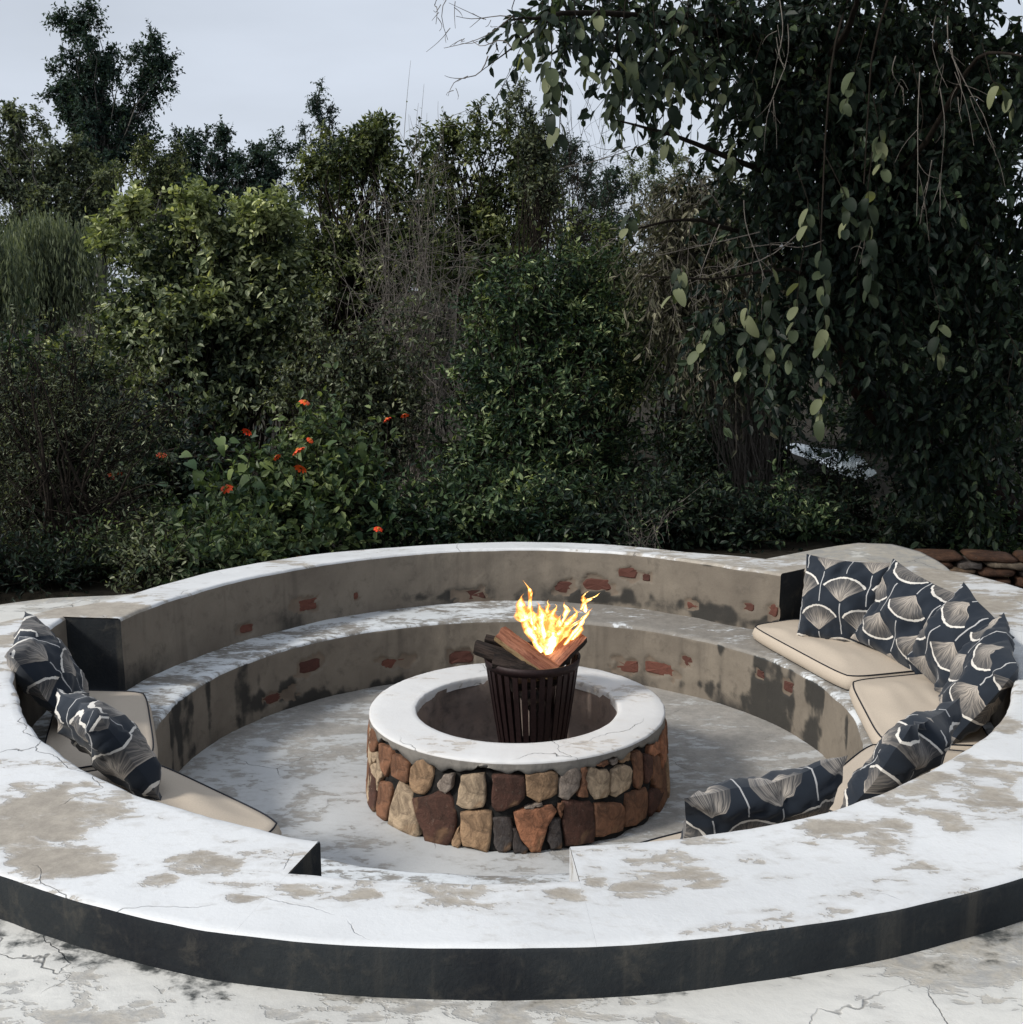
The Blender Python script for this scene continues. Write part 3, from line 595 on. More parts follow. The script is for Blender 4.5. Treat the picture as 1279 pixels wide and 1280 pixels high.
put_log((bx+.03, by-.13, ZR-.23), (bx-.02, by+.14, ZR-.24), .055, 8, (M['log_black'], M['log_black']), True, 'blackened log deep inside the slatted basket')
# flames
b = NB('flame'); v = b.attr('fv'); c = b.attr('fc'); nn = b.noise(b.n('TexCoord').outputs['Object'], 16, 4, .6, 1.0)
core = b.m_('ADD', b.m_('ADD', .18, b.m_('MULTIPLY', c, .52)), b.m_('MULTIPLY', b.m_('SUBTRACT', nn, .5), 1.7))
core = b.m_('SUBTRACT', core, b.m_('MULTIPLY', v, .35))
col = b.mix(b.ss(core, .0, .55), (1, .30, .05), (1, .60, .16)); col = b.mix(b.ss(core, .40, .85), col, (1, .88, .52))
st = b.m_('ADD', 1.3, b.m_('MULTIPLY', b.ss(core, .1, .8), 6.5))
em = b.n('Emission'); b.set(em.inputs['Color'], col); b.set(em.inputs['Strength'], st)
tr = b.n('BsdfTransparent'); ms = b.n('MixShader'); b.set(ms.inputs[0], b.m_('MULTIPLY', b.m_('ADD', .25, b.m_('MULTIPLY', b.ss(b.m_('ADD', c, b.m_('MULTIPLY', b.m_('SUBTRACT', nn, .5), .5)), .0, .5), .65)), b.m_('SUBTRACT', 1, b.ss(b.m_('SUBTRACT', b.m_('SUBTRACT', v, b.m_('MULTIPLY', c, .5)), b.m_('MULTIPLY', nn, .7)), -.05, .75))))
b.set(ms.inputs[1], tr.outputs[0]); b.set(ms.inputs[2], em.outputs[0]); M['flame'] = b.done(ms)
fire = empty('fire', (bx, by, ZR), 'bright yellow orange flames leaping from the logs', 'fire')
def flame(pts, wid, seed, yy):
    """pts: pixel spine bottom to top; flat pointed tongue with thickness"""
    rs = np.random.RandomState(seed); sp = np.array([on_y(u, v, by+yy) for u, v in pts])
    t = np.linspace(0, 1, 16); kx = np.linspace(0, 1, len(sp)); C3 = np.stack([np.interp(t, kx, sp[:, q]) for q in range(3)], 1)
    C3[1:-1] = (C3[:-2]+2*C3[1:-1]+C3[2:])/4
    wd = wid*(np.sin(np.pi*np.clip(t*.82+.14, 0, 1))**.9)*(1-t**5); wd *= np.clip(1+2.0*(fbm(np.c_[t*8, t*0+seed, t*0], 1, 3, seed)-.5), .35, 1.7); wd[-1] = .0006
    C3[:, 0] += (fbm(np.c_[t*5, t*0+seed, t*0+9], 1, 3, seed)-.5)*.05*t; ang = rs.uniform(-.6, .6)+t*rs.uniform(-.8, .8)
    k = 8; q = np.arange(k)*2*np.pi/k; V_ = []; fc = []
    for i in range(16):
        lx, ly = np.cos(q)*wd[i], np.sin(q)*wd[i]*.38
        V_.append(np.c_[C3[i, 0]+lx*math.cos(ang[i])-ly*math.sin(ang[i]), C3[i, 1]+lx*math.sin(ang[i])+ly*math.cos(ang[i]), np.full(k, C3[i, 2])+lx*.15]); fc.append(1-np.abs(np.cos(q)))
    V_ = np.concatenate(V_)-np.array([bx, by, ZR]); F_ = np.concatenate([np.stack([np.full(k, i*k)+np.arange(k), i*k+(np.arange(k)+1) % k, (i+1)*k+(np.arange(k)+1) % k, (i+1)*k+np.arange(k)], -1) for i in range(15)])
    o = obj('flame', mesh_np('flame', V_, [F_], {'fv': np.repeat(t, k), 'fc': np.concatenate(fc)}, (M['flame'],)), fire)
FL = [([(676, 815), (660, 782), (652, 758), (655, 742)], .034, 0), ([(668, 800), (662, 765), (661, 745), (657, 725)], .018, .02), ([(684, 812), (678, 785), (676, 765), (675, 752)], .026, -.03), ([(688, 815), (686, 785), (692, 765), (695, 755)], .034, -.05),
      ([(690, 815), (700, 790), (715, 772), (738, 758)], .032, -.02), ([(694, 812), (712, 785), (726, 775), (737, 764)], .022, .03), ([(698, 800), (704, 775), (708, 760), (707, 752)], .022, .06), ([(684, 810), (670, 785), (668, 770), (666, 762)], .028, .05), ([(692, 800), (716, 772), (722, 765), (716, 758)], .02, .08),
      ([(680, 800), (682, 770), (684, 760), (684, 750)], .018, .07), ([(686, 817), (690, 800), (688, 785), (690, 772)], .04, -.06), ([(726, 762), (733, 752), (740, 748), (747, 741)], .016, -.02), ([(732, 765), (731, 752), (728, 746), (735, 738)], .013, .0), ([(700, 815), (718, 798), (726, 785), (728, 772)], .02, -.04), ([(676, 798), (664, 776), (650, 762), (645, 757)], .016, .03)]
FL += [([(690, 820), (684, 800), (676, 786), (668, 778)], .045, -.01), ([(690, 820), (702, 800), (708, 788), (712, 780)], .042, .0), ([(688, 818), (692, 796), (698, 780), (700, 768)], .040, .03), ([(682, 812), (676, 792), (670, 780), (660, 768)], .030, .06), ([(706, 806), (722, 786), (733, 772), (741, 760)], .018, -.05)]
for i, (pts, wd, yy) in enumerate(FL): flame(pts, wd*1.05, i+3, yy)

# ------------------------------------------------------------------ cushions
def seat_cushion(corners, th, label, group):
    """corners: front-a, front-b, back-b, back-a in plan; soft box with piping round both edges"""
    c = np.array([k_[:2] for k_ in corners], float); cen = c.mean(0); N = 22
    root = empty('seat_cushion', (*cen, SEAT+.004), label, 'cushion', group)
    u = np.linspace(0, 1, N); uu, vv = np.meshgrid(u, u, indexing='ij')
    def bil(a, b): return (c[0]*((1-a)*(1-b))[..., None]+c[1]*(a*(1-b))[..., None]+c[2]*(a*b)[..., None]+c[3]*((1-a)*b)[..., None])-cen
    ee = .035
    def rc(a): return a
    p_, q_ = uu*2-1, vv*2-1; p2, q2 = p_*np.sqrt(1-.13*q_**6), q_*np.sqrt(1-.13*p_**6); xy = bil((p2+1)/2, (q2+1)/2)
    dist = np.minimum.reduce([uu, 1-uu, vv, 1-vv]); dome = sstep(0, .3, dist)
    nz = fbm(np.concatenate([xy*4+cen*3, xy[..., :1]*0], -1), 1, 3, 13)-.5
    ztop = th+.034*dome+nz*.034*dome+(fbm(np.concatenate([xy*np.array([14, 3]), xy[..., :1]*0], -1), 1, 2, 3)-.5)*.020*dome
    # layers: bottom edge ring -> side -> top grid
    ed = [(i, 0) for i in range(N)]+[(N-1, i) for i in range(1, N)]+[(i, N-1) for i in range(N-2, -1, -1)]+[(0, i) for i in range(N-2, 0, -1)]
    ei = np.array([e[0]*N+e[1] for e in ed]); ring = xy.reshape(-1, 2)[ei]; ne = len(ei)
    outn = unit(ring-np.roll(ring, 1, 0)+np.roll(ring, -1, 0)-ring); outn = np.c_[outn[:, 1], -outn[:, 0]]
    if (outn*ring).sum() < 0: outn = -outn
    top = np.c_[xy.reshape(-1, 2), ztop.ravel()]; V_ = [top]; F_ = []
    prev = ei; off = N*N
    for zf, o_ in ((.85, .010), (.5, .020), (.15, .010), (0., -.004)):
        V_.append(np.c_[ring+outn*o_, np.full(ne, th*zf)]); cur = off+np.arange(ne); off += ne
        F_.append(np.c_[prev, cur, np.roll(cur, -1), np.roll(prev, -1)]); prev = cur
    V_ = np.concatenate(V_); i = np.arange(N-1); I, J = np.meshgrid(i, i, indexing='ij')
    Ft = np.stack([I*N+J, (I+1)*N+J, (I+1)*N+J+1, I*N+J+1], -1).reshape(-1, 4)
    obj('cover', mesh_np('cover', V_, [Ft]+F_, None, (M['cream'],)), root)
    for zz, o_ in ((th+.001, .002), (.006, .0)):
        pth = np.c_[ring+outn*o_, np.full(ne, zz)]; pth = np.r_[pth, pth[:1]][None]
        Vt, Ft_ = tubes(pth, np.full((1, ne+1), .0036), 6); obj('piping', mesh_np('piping', Vt, [Ft_], None, (M['piping'],)), root)
    return root
def pol(R, d): return (R*math.cos(math.radians(d)), R*math.sin(math.radians(d)))
GR = 'cream seat cushions on the curved bench'
CT = .085; zc = SEAT+CT
q = lambda u, v: on_z(u, v, zc)
seat_cushion([q(939, 783), q(1060, 848), pol(2.36, 8.5), pol(2.32, 37.2)], CT, 'long cream seat cushion nearest the brick end of the plaster back wall', GR)
seat_cushion([q(1062, 852), q(1102, 928), pol(2.33, -20), pol(2.36, 7.0)], CT, 'cream seat cushion between the row of upright fan-print pillows and the bench edge', GR)
seat_cushion([pol(1.80, -24.5), pol(1.80, -49.5), pol(2.34, -49.0), pol(2.33, -22.5)], CT, 'cream seat cushion half hidden between two leaning fan-print pillows', GR)
seat_cushion([pol(1.80, -51.5), pol(1.82, -77.5), pol(2.40, -77.0), pol(2.34, -51)], CT, 'cream seat cushion under the long pillow beside the pale step', GR)
seat_cushion([q(194, 946), q(182, 866), pol(2.37, 178.5), pol(2.30, -152.5)], CT, 'small cream seat cushion beside the dark end of the back wall', GR)
seat_cushion([q(356, 1031), q(192, 953), pol(2.30, -151), pol(2.43, -119)], CT, 'narrow cream seat cushion with its corner at the dark step opening', GR)

b = NB('fan_print_fabric'); uvn = b.n('UVMap'); sx = b.n('SeparateXYZ'); b.set(sx.inputs[0], uvn.outputs[0]); U, Vv = sx.outputs[0], sx.outputs[1]
CW, CH, FR = .55, .365, .305
row = b.m_('FLOOR', b.m_('DIVIDE', Vv, CH)); cy = b.m_('SUBTRACT', b.m_('SUBTRACT', Vv, b.m_('MULTIPLY', row, CH)), .02)
sh = b.m_('MULTIPLY', b.m_('MODULO', b.m_('ADD', row, 40), 2), CW/2); ux = b.m_('ADD', b.m_('ADD', U, sh), 10*CW)
cx = b.m_('SUBTRACT', b.m_('SUBTRACT', ux, b.m_('MULTIPLY', b.m_('FLOOR', b.m_('DIVIDE', ux, CW)), CW)), CW/2); ax = b.m_('ABSOLUTE', cx)
rd = b.m_('SQRT', b.m_('ADD', b.m_('MULTIPLY', cx, cx), b.m_('MULTIPLY', cy, cy))); ag = b.m_('ARCTAN2', cx, cy); aag = b.m_('ABSOLUTE', ag)
un = b.n('CombineXYZ'); b.set(un.inputs[0], U); b.set(un.inputs[1], Vv)
nz = b.noise(un.outputs[0], 22, 4, .6); rdn = b.m_('ADD', rd, b.m_('MULTIPLY', b.m_('SUBTRACT', nz, .5), .028))
inside = b.m_('MULTIPLY', b.m_('LESS_THAN', rdn, FR), b.m_('LESS_THAN', aag, .93))
bord = b.m_('MULTIPLY', inside, b.m_('GREATER_THAN', rdn, FR-.021))
cb = b.n('CombineXYZ'); b.set(cb.inputs[0], b.m_('MULTIPLY', ag, 24.)); b.set(cb.inputs[1], b.m_('MULTIPLY', rd, 6.)); b.set(cb.inputs[2], b.m_('MULTIPLY', row, 3.3))
rays = b.ss(b.noise(cb.outputs[0], 1.0, 3, .6), .36, .66)
fade = b.m_('SUBTRACT', 1, b.ss(rd, .01, FR*.95)); inten = b.m_('MULTIPLY', b.m_('ADD', .16, b.m_('MULTIPLY', rays, .84)), b.m_('ADD', .16, b.m_('MULTIPLY', fade, .75)))
line = b.m_('GREATER_THAN', ax, CW/2-.006)
navy = (.014, .020, .030); warm = (.62, .55, .47)
col = b.mix(b.m_('MULTIPLY', inside, b.m_('ADD', .03, inten)), navy, warm)
col = b.mix(b.m_('MULTIPLY', line, b.m_('SUBTRACT', 1, inside)), col, (.42, .42, .42)); col = b.mix(bord, col, (.66, .63, .58))
wv = b.noise(un.outputs[0], 180, 2, .5)
M['fan'] = b.done(b.bsdf(col, .8, b.bump(wv, .12, .002), .2, Sheen_Weight=.15))
def pillow_mesh(seed, W=.52, H=.52, T=.098, flip=False, slump=0.):
    N = 34; u = np.linspace(-1, 1, N); uu, vv = np.meshgrid(u, u, indexing='ij'); rs = np.random.RandomState(seed)
    x = uu*W/2*(1-.075*(1-vv**2)); z = vv*H/2*(1-.075*(1-uu**2))
    prof_ = np.clip((1-np.abs(uu)**2.6)*(1-np.abs(vv)**2.6), 0, 1)**.55
    nq = np.stack([uu*2.2, vv*2.2, uu*0+seed], -1)
    wr = (fbm(nq, 1, 3, seed)-.5)*.11*sstep(0, .3, prof_)
    edge = np.maximum(np.abs(uu), np.abs(vv)); wr2 = (fbm(np.stack([uu*9, vv*9, uu*0+seed], -1), 1, 2, seed+5)-.5)*.034*sstep(.35, .85, edge)*(prof_ > .02)
    crease = -.045*np.exp(-((uu-rs.uniform(-.3, .3)+vv*rs.uniform(-.3, .3))/.10)**2)*sstep(.45, .95, vv)*prof_**.3
    V_ = []; z = z-slump*sstep(.1, 1, vv)*H*(1-.55*uu**2)
    bend = (fbm(np.stack([uu*1.3, vv*1.3, uu*0+seed+7], -1), 1, 2, seed+3)-.5)*.09
    for s in (-1, 1): V_.append(np.stack([x, s*(T*prof_+wr*.6+wr2+crease)+bend, z], -1).reshape(-1, 3))
    F1 = grid_faces(N, N); F2_ = F1[:, ::-1]+N*N
    ua, va = (uu+1)/2, (vv+1)/2
    if flip: ua, va = 1-ua, 1-va
    o_ = rs.rand(2)*np.array([.5, .35]); uvs = np.stack([ua*W/.52+o_[0], va*H/.52+o_[1]], -1).reshape(-1, 2)
    return mesh_np('fan_pillow', np.concatenate(V_), [F1, F2_], None, (M['fan'],), uv=np.r_[uvs, uvs])
GP = 'fan-print pillows on the bench'
def pillow(u, v, z, face, lean, roll, seed, label, flip=False, size=(.52, .52), T=.098, slump=0., dR=0.):
    c = on_z(u, v, z)
    if dR: k = 1+dR/math.hypot(c[0], c[1]); c = np.array([c[0]*k, c[1]*k, c[2]])
    o = obj('fan_pillow', pillow_mesh(seed, *size, T, flip, slump)); tag(o, label, 'pillow', GP)
    # local -Y faces the azimuth `face` (degrees)
    o.matrix_world = Matrix.Translation(Vector(c)) @ Matrix.Rotation(math.radians(face+90), 4, 'Z') @ Matrix.Rotation(math.radians(-lean), 4, 'X') @ Matrix.Rotation(math.radians(roll), 4, 'Y')
    return o
pillow(1052, 752, .695, 230, 14, -2, 11, 'upright fan-print pillow against the far end wall with fans opening upward')
pillow(1133, 773, .695, 215, 20, 14, 12, 'fan-print pillow with upside-down fans beside the upright one', True)
pillow(1200, 812, .685, 198, 22, 20, 13, 'fan-print pillow wedged in the middle of the curved row', True)
pillow(1225, 852, .69, 170, 26, 14, 14, 'crumpled fan-print pillow at the near end of the upright row, overlapping the rim', True)
pillow(1128, 948, .675, 138, 24, -4, 15, 'dark-backed fan-print pillow leaning on the rim above the third seat cushion', slump=.06)
pillow(945, 1018, .62, 113, 26, 6, 16, 'long low fan-print pillow leaning on the rim beside the pale step', size=(.66, .46), slump=.10)
pillow(62, 842, .69, 12, 26, -8, 17, 'upright pointed fan-print pillow leaning in the corner by the dark wall end', slump=.0)
pillow(138, 930, .665, 40, 26, 6, 18, 'slumped fan-print pillow with a pale top fold on the narrow seat cushion', slump=.06)

# ------------------------------------------------------------------ low dry stone wall beyond the patio
sw = empty('stone_wall', (4.2, 3.5, 0), 'low dry stone wall under the dark trees beyond the patio', 'wall')
Pa, Pb = np.array([2.95, 3.55]), np.array([6.4, 3.0]); Ld = np.linalg.norm(Pb-Pa); dv = (Pb-Pa)/Ld; rs = np.random.RandomState(9); cnt = 0
for rowi, (z0, hh) in enumerate(((.0, .12), (.12, .11), (.23, .09), (.32, .07), (.39, .06), (.45, .05))):
    s_ = rs.uniform(0, .1)
    while s_ < Ld:
        w_ = rs.uniform(.16, .42); k = 10; t = np.arange(k)*2*np.pi/k
        e = .5; ox = np.sign(np.cos(t))*np.abs(np.cos(t))**e*w_/2*(1+(rs.rand(k)-.5)*.2); oz = np.sign(np.sin(t))*np.abs(np.sin(t))**e*hh/2*(1+(rs.rand(k)-.5)*.25)
        L = [np.c_[ox*f_, np.full(k, y_)+(rs.rand(k)-.5)*.02, oz*f_] for f_, y_ in ((.85, .16), (1, .12), (1, -.10), (.8, -.15))]
        Vs = np.r_[L[0], L[1], L[2], L[3], [[0, .17, 0]], [[0, -.165, 0]]]; i_ = np.arange(k); j_ = (i_+1) % k
        fs = [np.c_[q_*k+j_, q_*k+i_, (q_+1)*k+i_, (q_+1)*k+j_] for q_ in range(3)]+[np.c_[i_, j_, i_*0+4*k], np.c_[3*k+j_, 3*k+i_, i_*0+4*k+1]]
        o = obj('stone', mesh_np('stone', Vs, fs, None, (M['stone'],)), sw); p = Pa+dv*(s_+w_/2)
        o.location = (p[0]-4.2, p[1]-3.5, z0+hh/2-.06+(rs.rand()-.5)*.02); o.rotation_euler = (0, rs.uniform(-.06, .06), math.atan2(dv[1], dv[0])); c = [TAN, BRN, LT, GRY, BRN][rs.randint(5)]; o.color = (c[0]*.55, c[1]*.58, c[2]*.62, 1); cnt += 1
        s_ += w_+.012

# ------------------------------------------------------------------ plants
def leaf_geo(Pp, D, Nn, L, W, kind=1):
    """diamond (kind 0) or pointed six-sided folded leaves (kind 1)"""
    n = len(Pp); D = unit(D); Sd = unit(np.cross(D, Nn)); Nn = np.cross(Sd, D); L = L[:, None]; W = W[:, None]
    if kind == 0:
        V_ = np.stack([Pp, Pp+D*L*.45+Sd*W*.5+Nn*W*.12, Pp+D*L-Nn*L*.08, Pp+D*L*.45-Sd*W*.5+Nn*W*.12], 1).reshape(-1, 3)
        b_ = np.arange(n)[:, None]*4; return V_, [np.concatenate([b_+np.array([0, 1, 2]), b_+np.array([0, 2, 3])])], 4
    V_ = np.stack([Pp, Pp+D*L*.28+Sd*W*.46+Nn*W*.14, Pp+D*L*.68+Sd*W*.40+Nn*W*.08, Pp+D*L-Nn*L*.12, Pp+D*L*.68-Sd*W*.40+Nn*W*.08, Pp+D*L*.28-Sd*W*.46+Nn*W*.14], 1).reshape(-1, 3)
    b_ = np.arange(n)[:, None]*6; return V_, [np.concatenate([b_+np.array([0, 1, 2, 3]), b_+np.array([0, 3, 4, 5])])], 6

def blob(u, v, ru, rv, y, ry=None):
    c = on_y(u, v, y); d = (y-CAM[1])/FPX*1.0
    return (*c, ru*d, (ry if ry else ru*d*.8), rv*d)
SEED = [1000]
def plant(name, label, cat, base, blobs, limbs, twigs, leaves, tl, L, W, mat, wood, hang=.25, up=.35, tr=.05, group=None, kind=1, shell=.5, twr=.0035, fork=.35, trunk=True, lspread=.9, twigsides=3, limb_r=None, limb_t=(.45, 1.), leafn=.7, twseg=2, clump=None):
    SEED[0] += 1; rs = np.random.RandomState(SEED[0]); base = np.array([base[0], base[1], float(terrain(base[0], base[1]))-.05] if len(base) == 2 else base, float)
    root = empty(name, base, label, cat, group); B = np.array(blobs, float)
    wt = (B[:, 3]*B[:, 5]+B[:, 3]*B[:, 4]); bi = rs.choice(len(B), limbs, p=wt/wt.sum()); Cb, Rb_ = B[bi, :3], B[bi, 3:6]
    d = unit(rs.normal(size=(limbs, 3))); rr = rs.rand(limbs)**(shell*.6+.05); E = Cb+d*rr[:, None]*Rb_*.88
    gz = terrain(E[:, 0], E[:, 1]); E[:, 2] = np.maximum(E[:, 2], gz+.08)
    cen = B[:, :3].mean(0); top = B[:, 2].max()
    fk = base+(np.array([cen[0], cen[1], top])-base)*fork; woodV, woodF, off = [], [], 0
    if trunk:
        tp = np.stack([base*(1-t)+fk*t+np.array([math.sin(t*5+SEED[0])*.12, math.cos(t*4+SEED[0])*.1, 0])*np.linalg.norm(fk-base)*.3*math.sin(t*3.14) for t in np.linspace(0, 1, 8)])[None]
        Vt, Ft = tubes(tp, np.linspace(tr*1.25, tr*.7, 8)[None], 8)
        obj('trunk', mesh_np('trunk', Vt-base, [Ft], None, (wood,)), root)
        st = fk+rs.normal(size=(limbs, 3))*tr*.3; st = np.where(rs.rand(limbs, 1) < .35, base+(fk-base)*rs.uniform(.6, 1, (limbs, 1)), st)
    else: st = base+rs.normal(size=(limbs, 3))*np.array([B[:, 3].mean()*.22, B[:, 3].mean()*.18, 0])
    le = np.linalg.norm(E-st, axis=1, keepdims=True); c1 = st+np.array([0, 0, 1.])*le*.35+(E-st)*.25+rs.normal(size=(limbs, 3))*le*.08
    t = np.linspace(0, 1, 8)[None, :, None]; pth = st[:, None]*(1-t)**2+2*c1[:, None]*t*(1-t)+E[:, None]*t*t
    pth[:, 1:-1] += rs.normal(size=(limbs, 6, 3))*le[:, None]*.018
    lr = limb_r if limb_r else max(tr*.38, .006)
    Vt, Ft = tubes(pth, np.linspace(lr, lr*.25, 8)[None]*rs.uniform(.5, 1.1, (limbs, 1)), 5); woodV.append(Vt); woodF.append(Ft+off); off += len(Vt)
    # twigs
    T = limbs*twigs; li = np.repeat(np.arange(limbs), twigs); s_ = (rs.uniform(limb_t[0], limb_t[1], T) if not clump else 1-rs.rand(T)*np.minimum(.6, clump/le[li, 0]))*7*.9999; i0 = np.minimum(s_.astype(int), 6); f = (s_-i0)[:, None]
    P0 = pth[li, i0]*(1-f)+pth[li, i0+1]*f
    out = unit((P0-Cb[li])/Rb_[li]); Dr = unit(out*(.35 if clump else .7)+rs.normal(size=(T, 3))*(.75 if clump else .55)+np.array([0, 0, up])); ln = tl*rs.uniform(.5, 1.3, (T, 1))
    s4 = np.linspace(0, 1, twseg+1)[None, :, None]; tp = P0[:, None]+Dr[:, None]*s4*ln[:, None]-np.array([0, 0, 1.])*hang*s4**2*ln[:, None]+rs.normal(size=(T, 1, 3))*.12*s4**2*ln[:, None]
    if twr:
        Vt, Ft = tubes(tp, np.linspace(twr, twr*.4, twseg+1)[None]*np.ones((T, 1)), twigsides); woodV.append(Vt); woodF.append(Ft+off)
    obj('branches', mesh_np('branches', np.concatenate(woodV)-base, [np.concatenate(woodF)], None, (wood,)), root)
    if leaves:
        K = leaves; sl_ = np.clip((np.arange(K)+rs.rand(T, K))/K, .08, 1)*twseg; j0 = np.minimum(sl_.astype(int), twseg-1); f = (sl_-j0)[..., None]; ar = np.arange(T)[:, None]
        Pl = tp[ar, j0]*(1-f)+tp[ar, j0+1]*f; tg = unit(tp[ar, j0+1]-tp[ar, j0])
        sd = unit(np.cross(tg, rs.normal(size=(T, K, 3)))); D = unit(tg*.65+sd*lspread+rs.normal(size=(T, K, 3))*.25-np.array([0, 0, hang*.5]))
        Nn = unit(np.array([0, 0, 1.])*leafn+out[:, None]*.5*np.ones((1, K, 1))+rs.normal(size=(T, K, 3))*.5)
        sz = rs.uniform(.6, 1.25, (T, K)); var = np.clip((rs.rand(limbs)[li][:, None]*.28+rs.rand(T)[:, None]*.30+rs.rand(T, K)*.42-.5)*1.5+.5, 0, 1)
        Vl, Fl, nv = leaf_geo(Pl.reshape(-1, 3), D.reshape(-1, 3), Nn.reshape(-1, 3), (L*sz).ravel(), (W*sz).ravel(), kind)
        tag(obj('foliage', mesh_np('foliage', Vl-base, Fl, {'var': np.repeat(var.ravel(), nv)}, (mat,), smooth=False), root), kind='stuff')
    return root

# --- far trees
GF = 'far trees beyond the bush'
def far_tree(name, label, base, blobs, limbs, mat, L=.32, tl=1.1, twigs=7, leaves=9, tr=.3, hang=.2, up=.3, wood='palebark', W=None, **kw):
    kw.setdefault('clump', .55); kw.setdefault('limb_r', .05)
    return plant(name, label, 'tree', base, blobs, int(limbs*.5), 20, 10, tl*.85, L*.62, L*.34, M[mat], M[wood], hang, up, tr, GF, kind=0, twr=.008, twseg=1, **kw)
y = 52
far_tree('gum_tree', 'tall open-crowned gum tree standing above the far tree line', (on_y(130, 380, y)[0], y), [blob(105, 35, 36, 34, y), blob(85, 22, 22, 20, y), blob(100, 85, 36, 40, y), blob(135, 75, 26, 50, y), blob(110, 135, 46, 45, y), blob(160, 130, 38, 48, y), blob(188, 60, 26, 26, y), blob(207, 75, 18, 20, y), blob(195, 95, 26, 26, y), blob(62, 95, 20, 16, y), blob(80, 120, 24, 28, y), blob(125, 185, 60, 32, y), blob(175, 165, 30, 34, y)], 320, 'lf_fardk', .30, .75, tr=.3, hang=.25, up=.15, fork=.42, limb_r=.06, shell=.8)
y = 42
far_tree('willow_tree', 'broad soft olive willow tree below the tall gum tree', (on_y(60, 380, y)[0], y), [blob(22, 150, 32, 26, y), blob(-10, 165, 40, 40, y), blob(50, 185, 40, 34, y), blob(92, 195, 34, 28, y), blob(125, 225, 32, 30, y), blob(20, 215, 50, 40, y), blob(75, 240, 50, 36, y), blob(130, 262, 34, 34, y), blob(30, 270, 60, 36, y), blob(110, 275, 60, 30, y)], 320, 'lf_far', .28, .65, tr=.3, hang=.5, up=.15)
y = 47
far_tree('round_tree', 'dark domed tree on the far tree line', (on_y(275, 380, y)[0], y), [blob(262, 175, 40, 28, y), blob(230, 192, 36, 34, y), blob(300, 180, 42, 30, y), blob(338, 200, 34, 34, y), blob(270, 225, 80, 45, y), blob(330, 245, 60, 45, y), blob(210, 245, 50, 50, y), blob(365, 190, 28, 30, y)], 270, 'lf_fardk', .25, .6, tr=.3, up=.15)
y = 40
far_tree('brownish_tree', 'olive brown tree crown between the willow and the dark domed tree', (on_y(195, 380, y)[0], y), [blob(195, 185, 30, 26, y), blob(222, 195, 22, 26, y), blob(175, 215, 32, 34, y), blob(205, 240, 42, 40, y), blob(165, 265, 40, 40, y)], 120, 'lf_olive', .2, .5, tr=.2, up=.15)
y = 44
far_tree('small_topped_tree', 'bushy tree top poking above the olive thicket', (on_y(405, 380, y)[0], y), [blob(405, 115, 20, 17, y), blob(398, 135, 22, 16, y), blob(405, 165, 34, 25, y), blob(420, 210, 60, 45, y)], 100, 'lf_fardk', .18, .5, tr=.16, fork=.5)
y = 34
SEED[0] += 1
def weeper(label, u, v, ru, rv, y, nst, drop):
    rs = np.random.RandomState(SEED[0]); SEED[0] += 1; bl = [blob(u, v, ru, rv, y)]; cx_, cy_, cz_, rx, ry, rz = bl[0]
    r_ = plant('weeping_tree', label, 'tree', (cx_, cy_), bl, 40, 5, 8, .7, .22, .10, M['lf_far'], M['palebark'], 1.2, .2, .2, GF, kind=0, twr=.01)
    a_ = rs.rand(nst)*2*np.pi; q_ = rs.rand(nst)**.5; P0 = np.c_[cx_+rx*q_*np.cos(a_), cy_+ry*q_*np.sin(a_), cz_+rz*np.sqrt(np.maximum(1-q_**2, .02))*.9]
    cl_ = rs.randint(0, max(nst//14, 1), nst); P0 = P0[cl_]+rs.normal(size=(nst, 3))*np.array([.28, .28, .22]); K = 22; s_ = np.linspace(0, 1, K)[None, :, None]; dl = drop*rs.uniform(.5, 1.1, (nst, 1, 1)); sw_ = rs.normal(size=(nst, 1, 3))*np.array([.25, .25, 0])
    Pl = P0[:, None]-np.array([0, 0, 1.])*s_*dl+sw_*s_**.5+rs.normal(size=(nst, K, 3))*.05
    D = np.array([0, 0, -1.])+rs.normal(size=(nst, K, 3))*.22; Vl, Fl, nv = leaf_geo(Pl.reshape(-1, 3), D.reshape(-1, 3), rs.normal(size=(nst*K, 3)), np.full(nst*K, .24), np.full(nst*K, .045), 0)
    var = np.repeat(np.clip(rs.rand(nst)[:, None]*.6+rs.rand(nst, K)*.4, 0, 1).ravel(), nv); b_ = np.array(r_.location)
    tag(obj('hanging_strands', mesh_np('hanging_strands', Vl-b_, Fl, {'var': var}, (M['lf_far'],), smooth=False), r_), kind='stuff')
weeper('weeping willow with long hanging strands below the broad olive willow', 55, 305, 75, 30, 30, 520, 2.6)
weeper('weeping willow half hidden at the edge of the thorny shrub', -30, 330, 60, 40, 27, 300, 2.4)
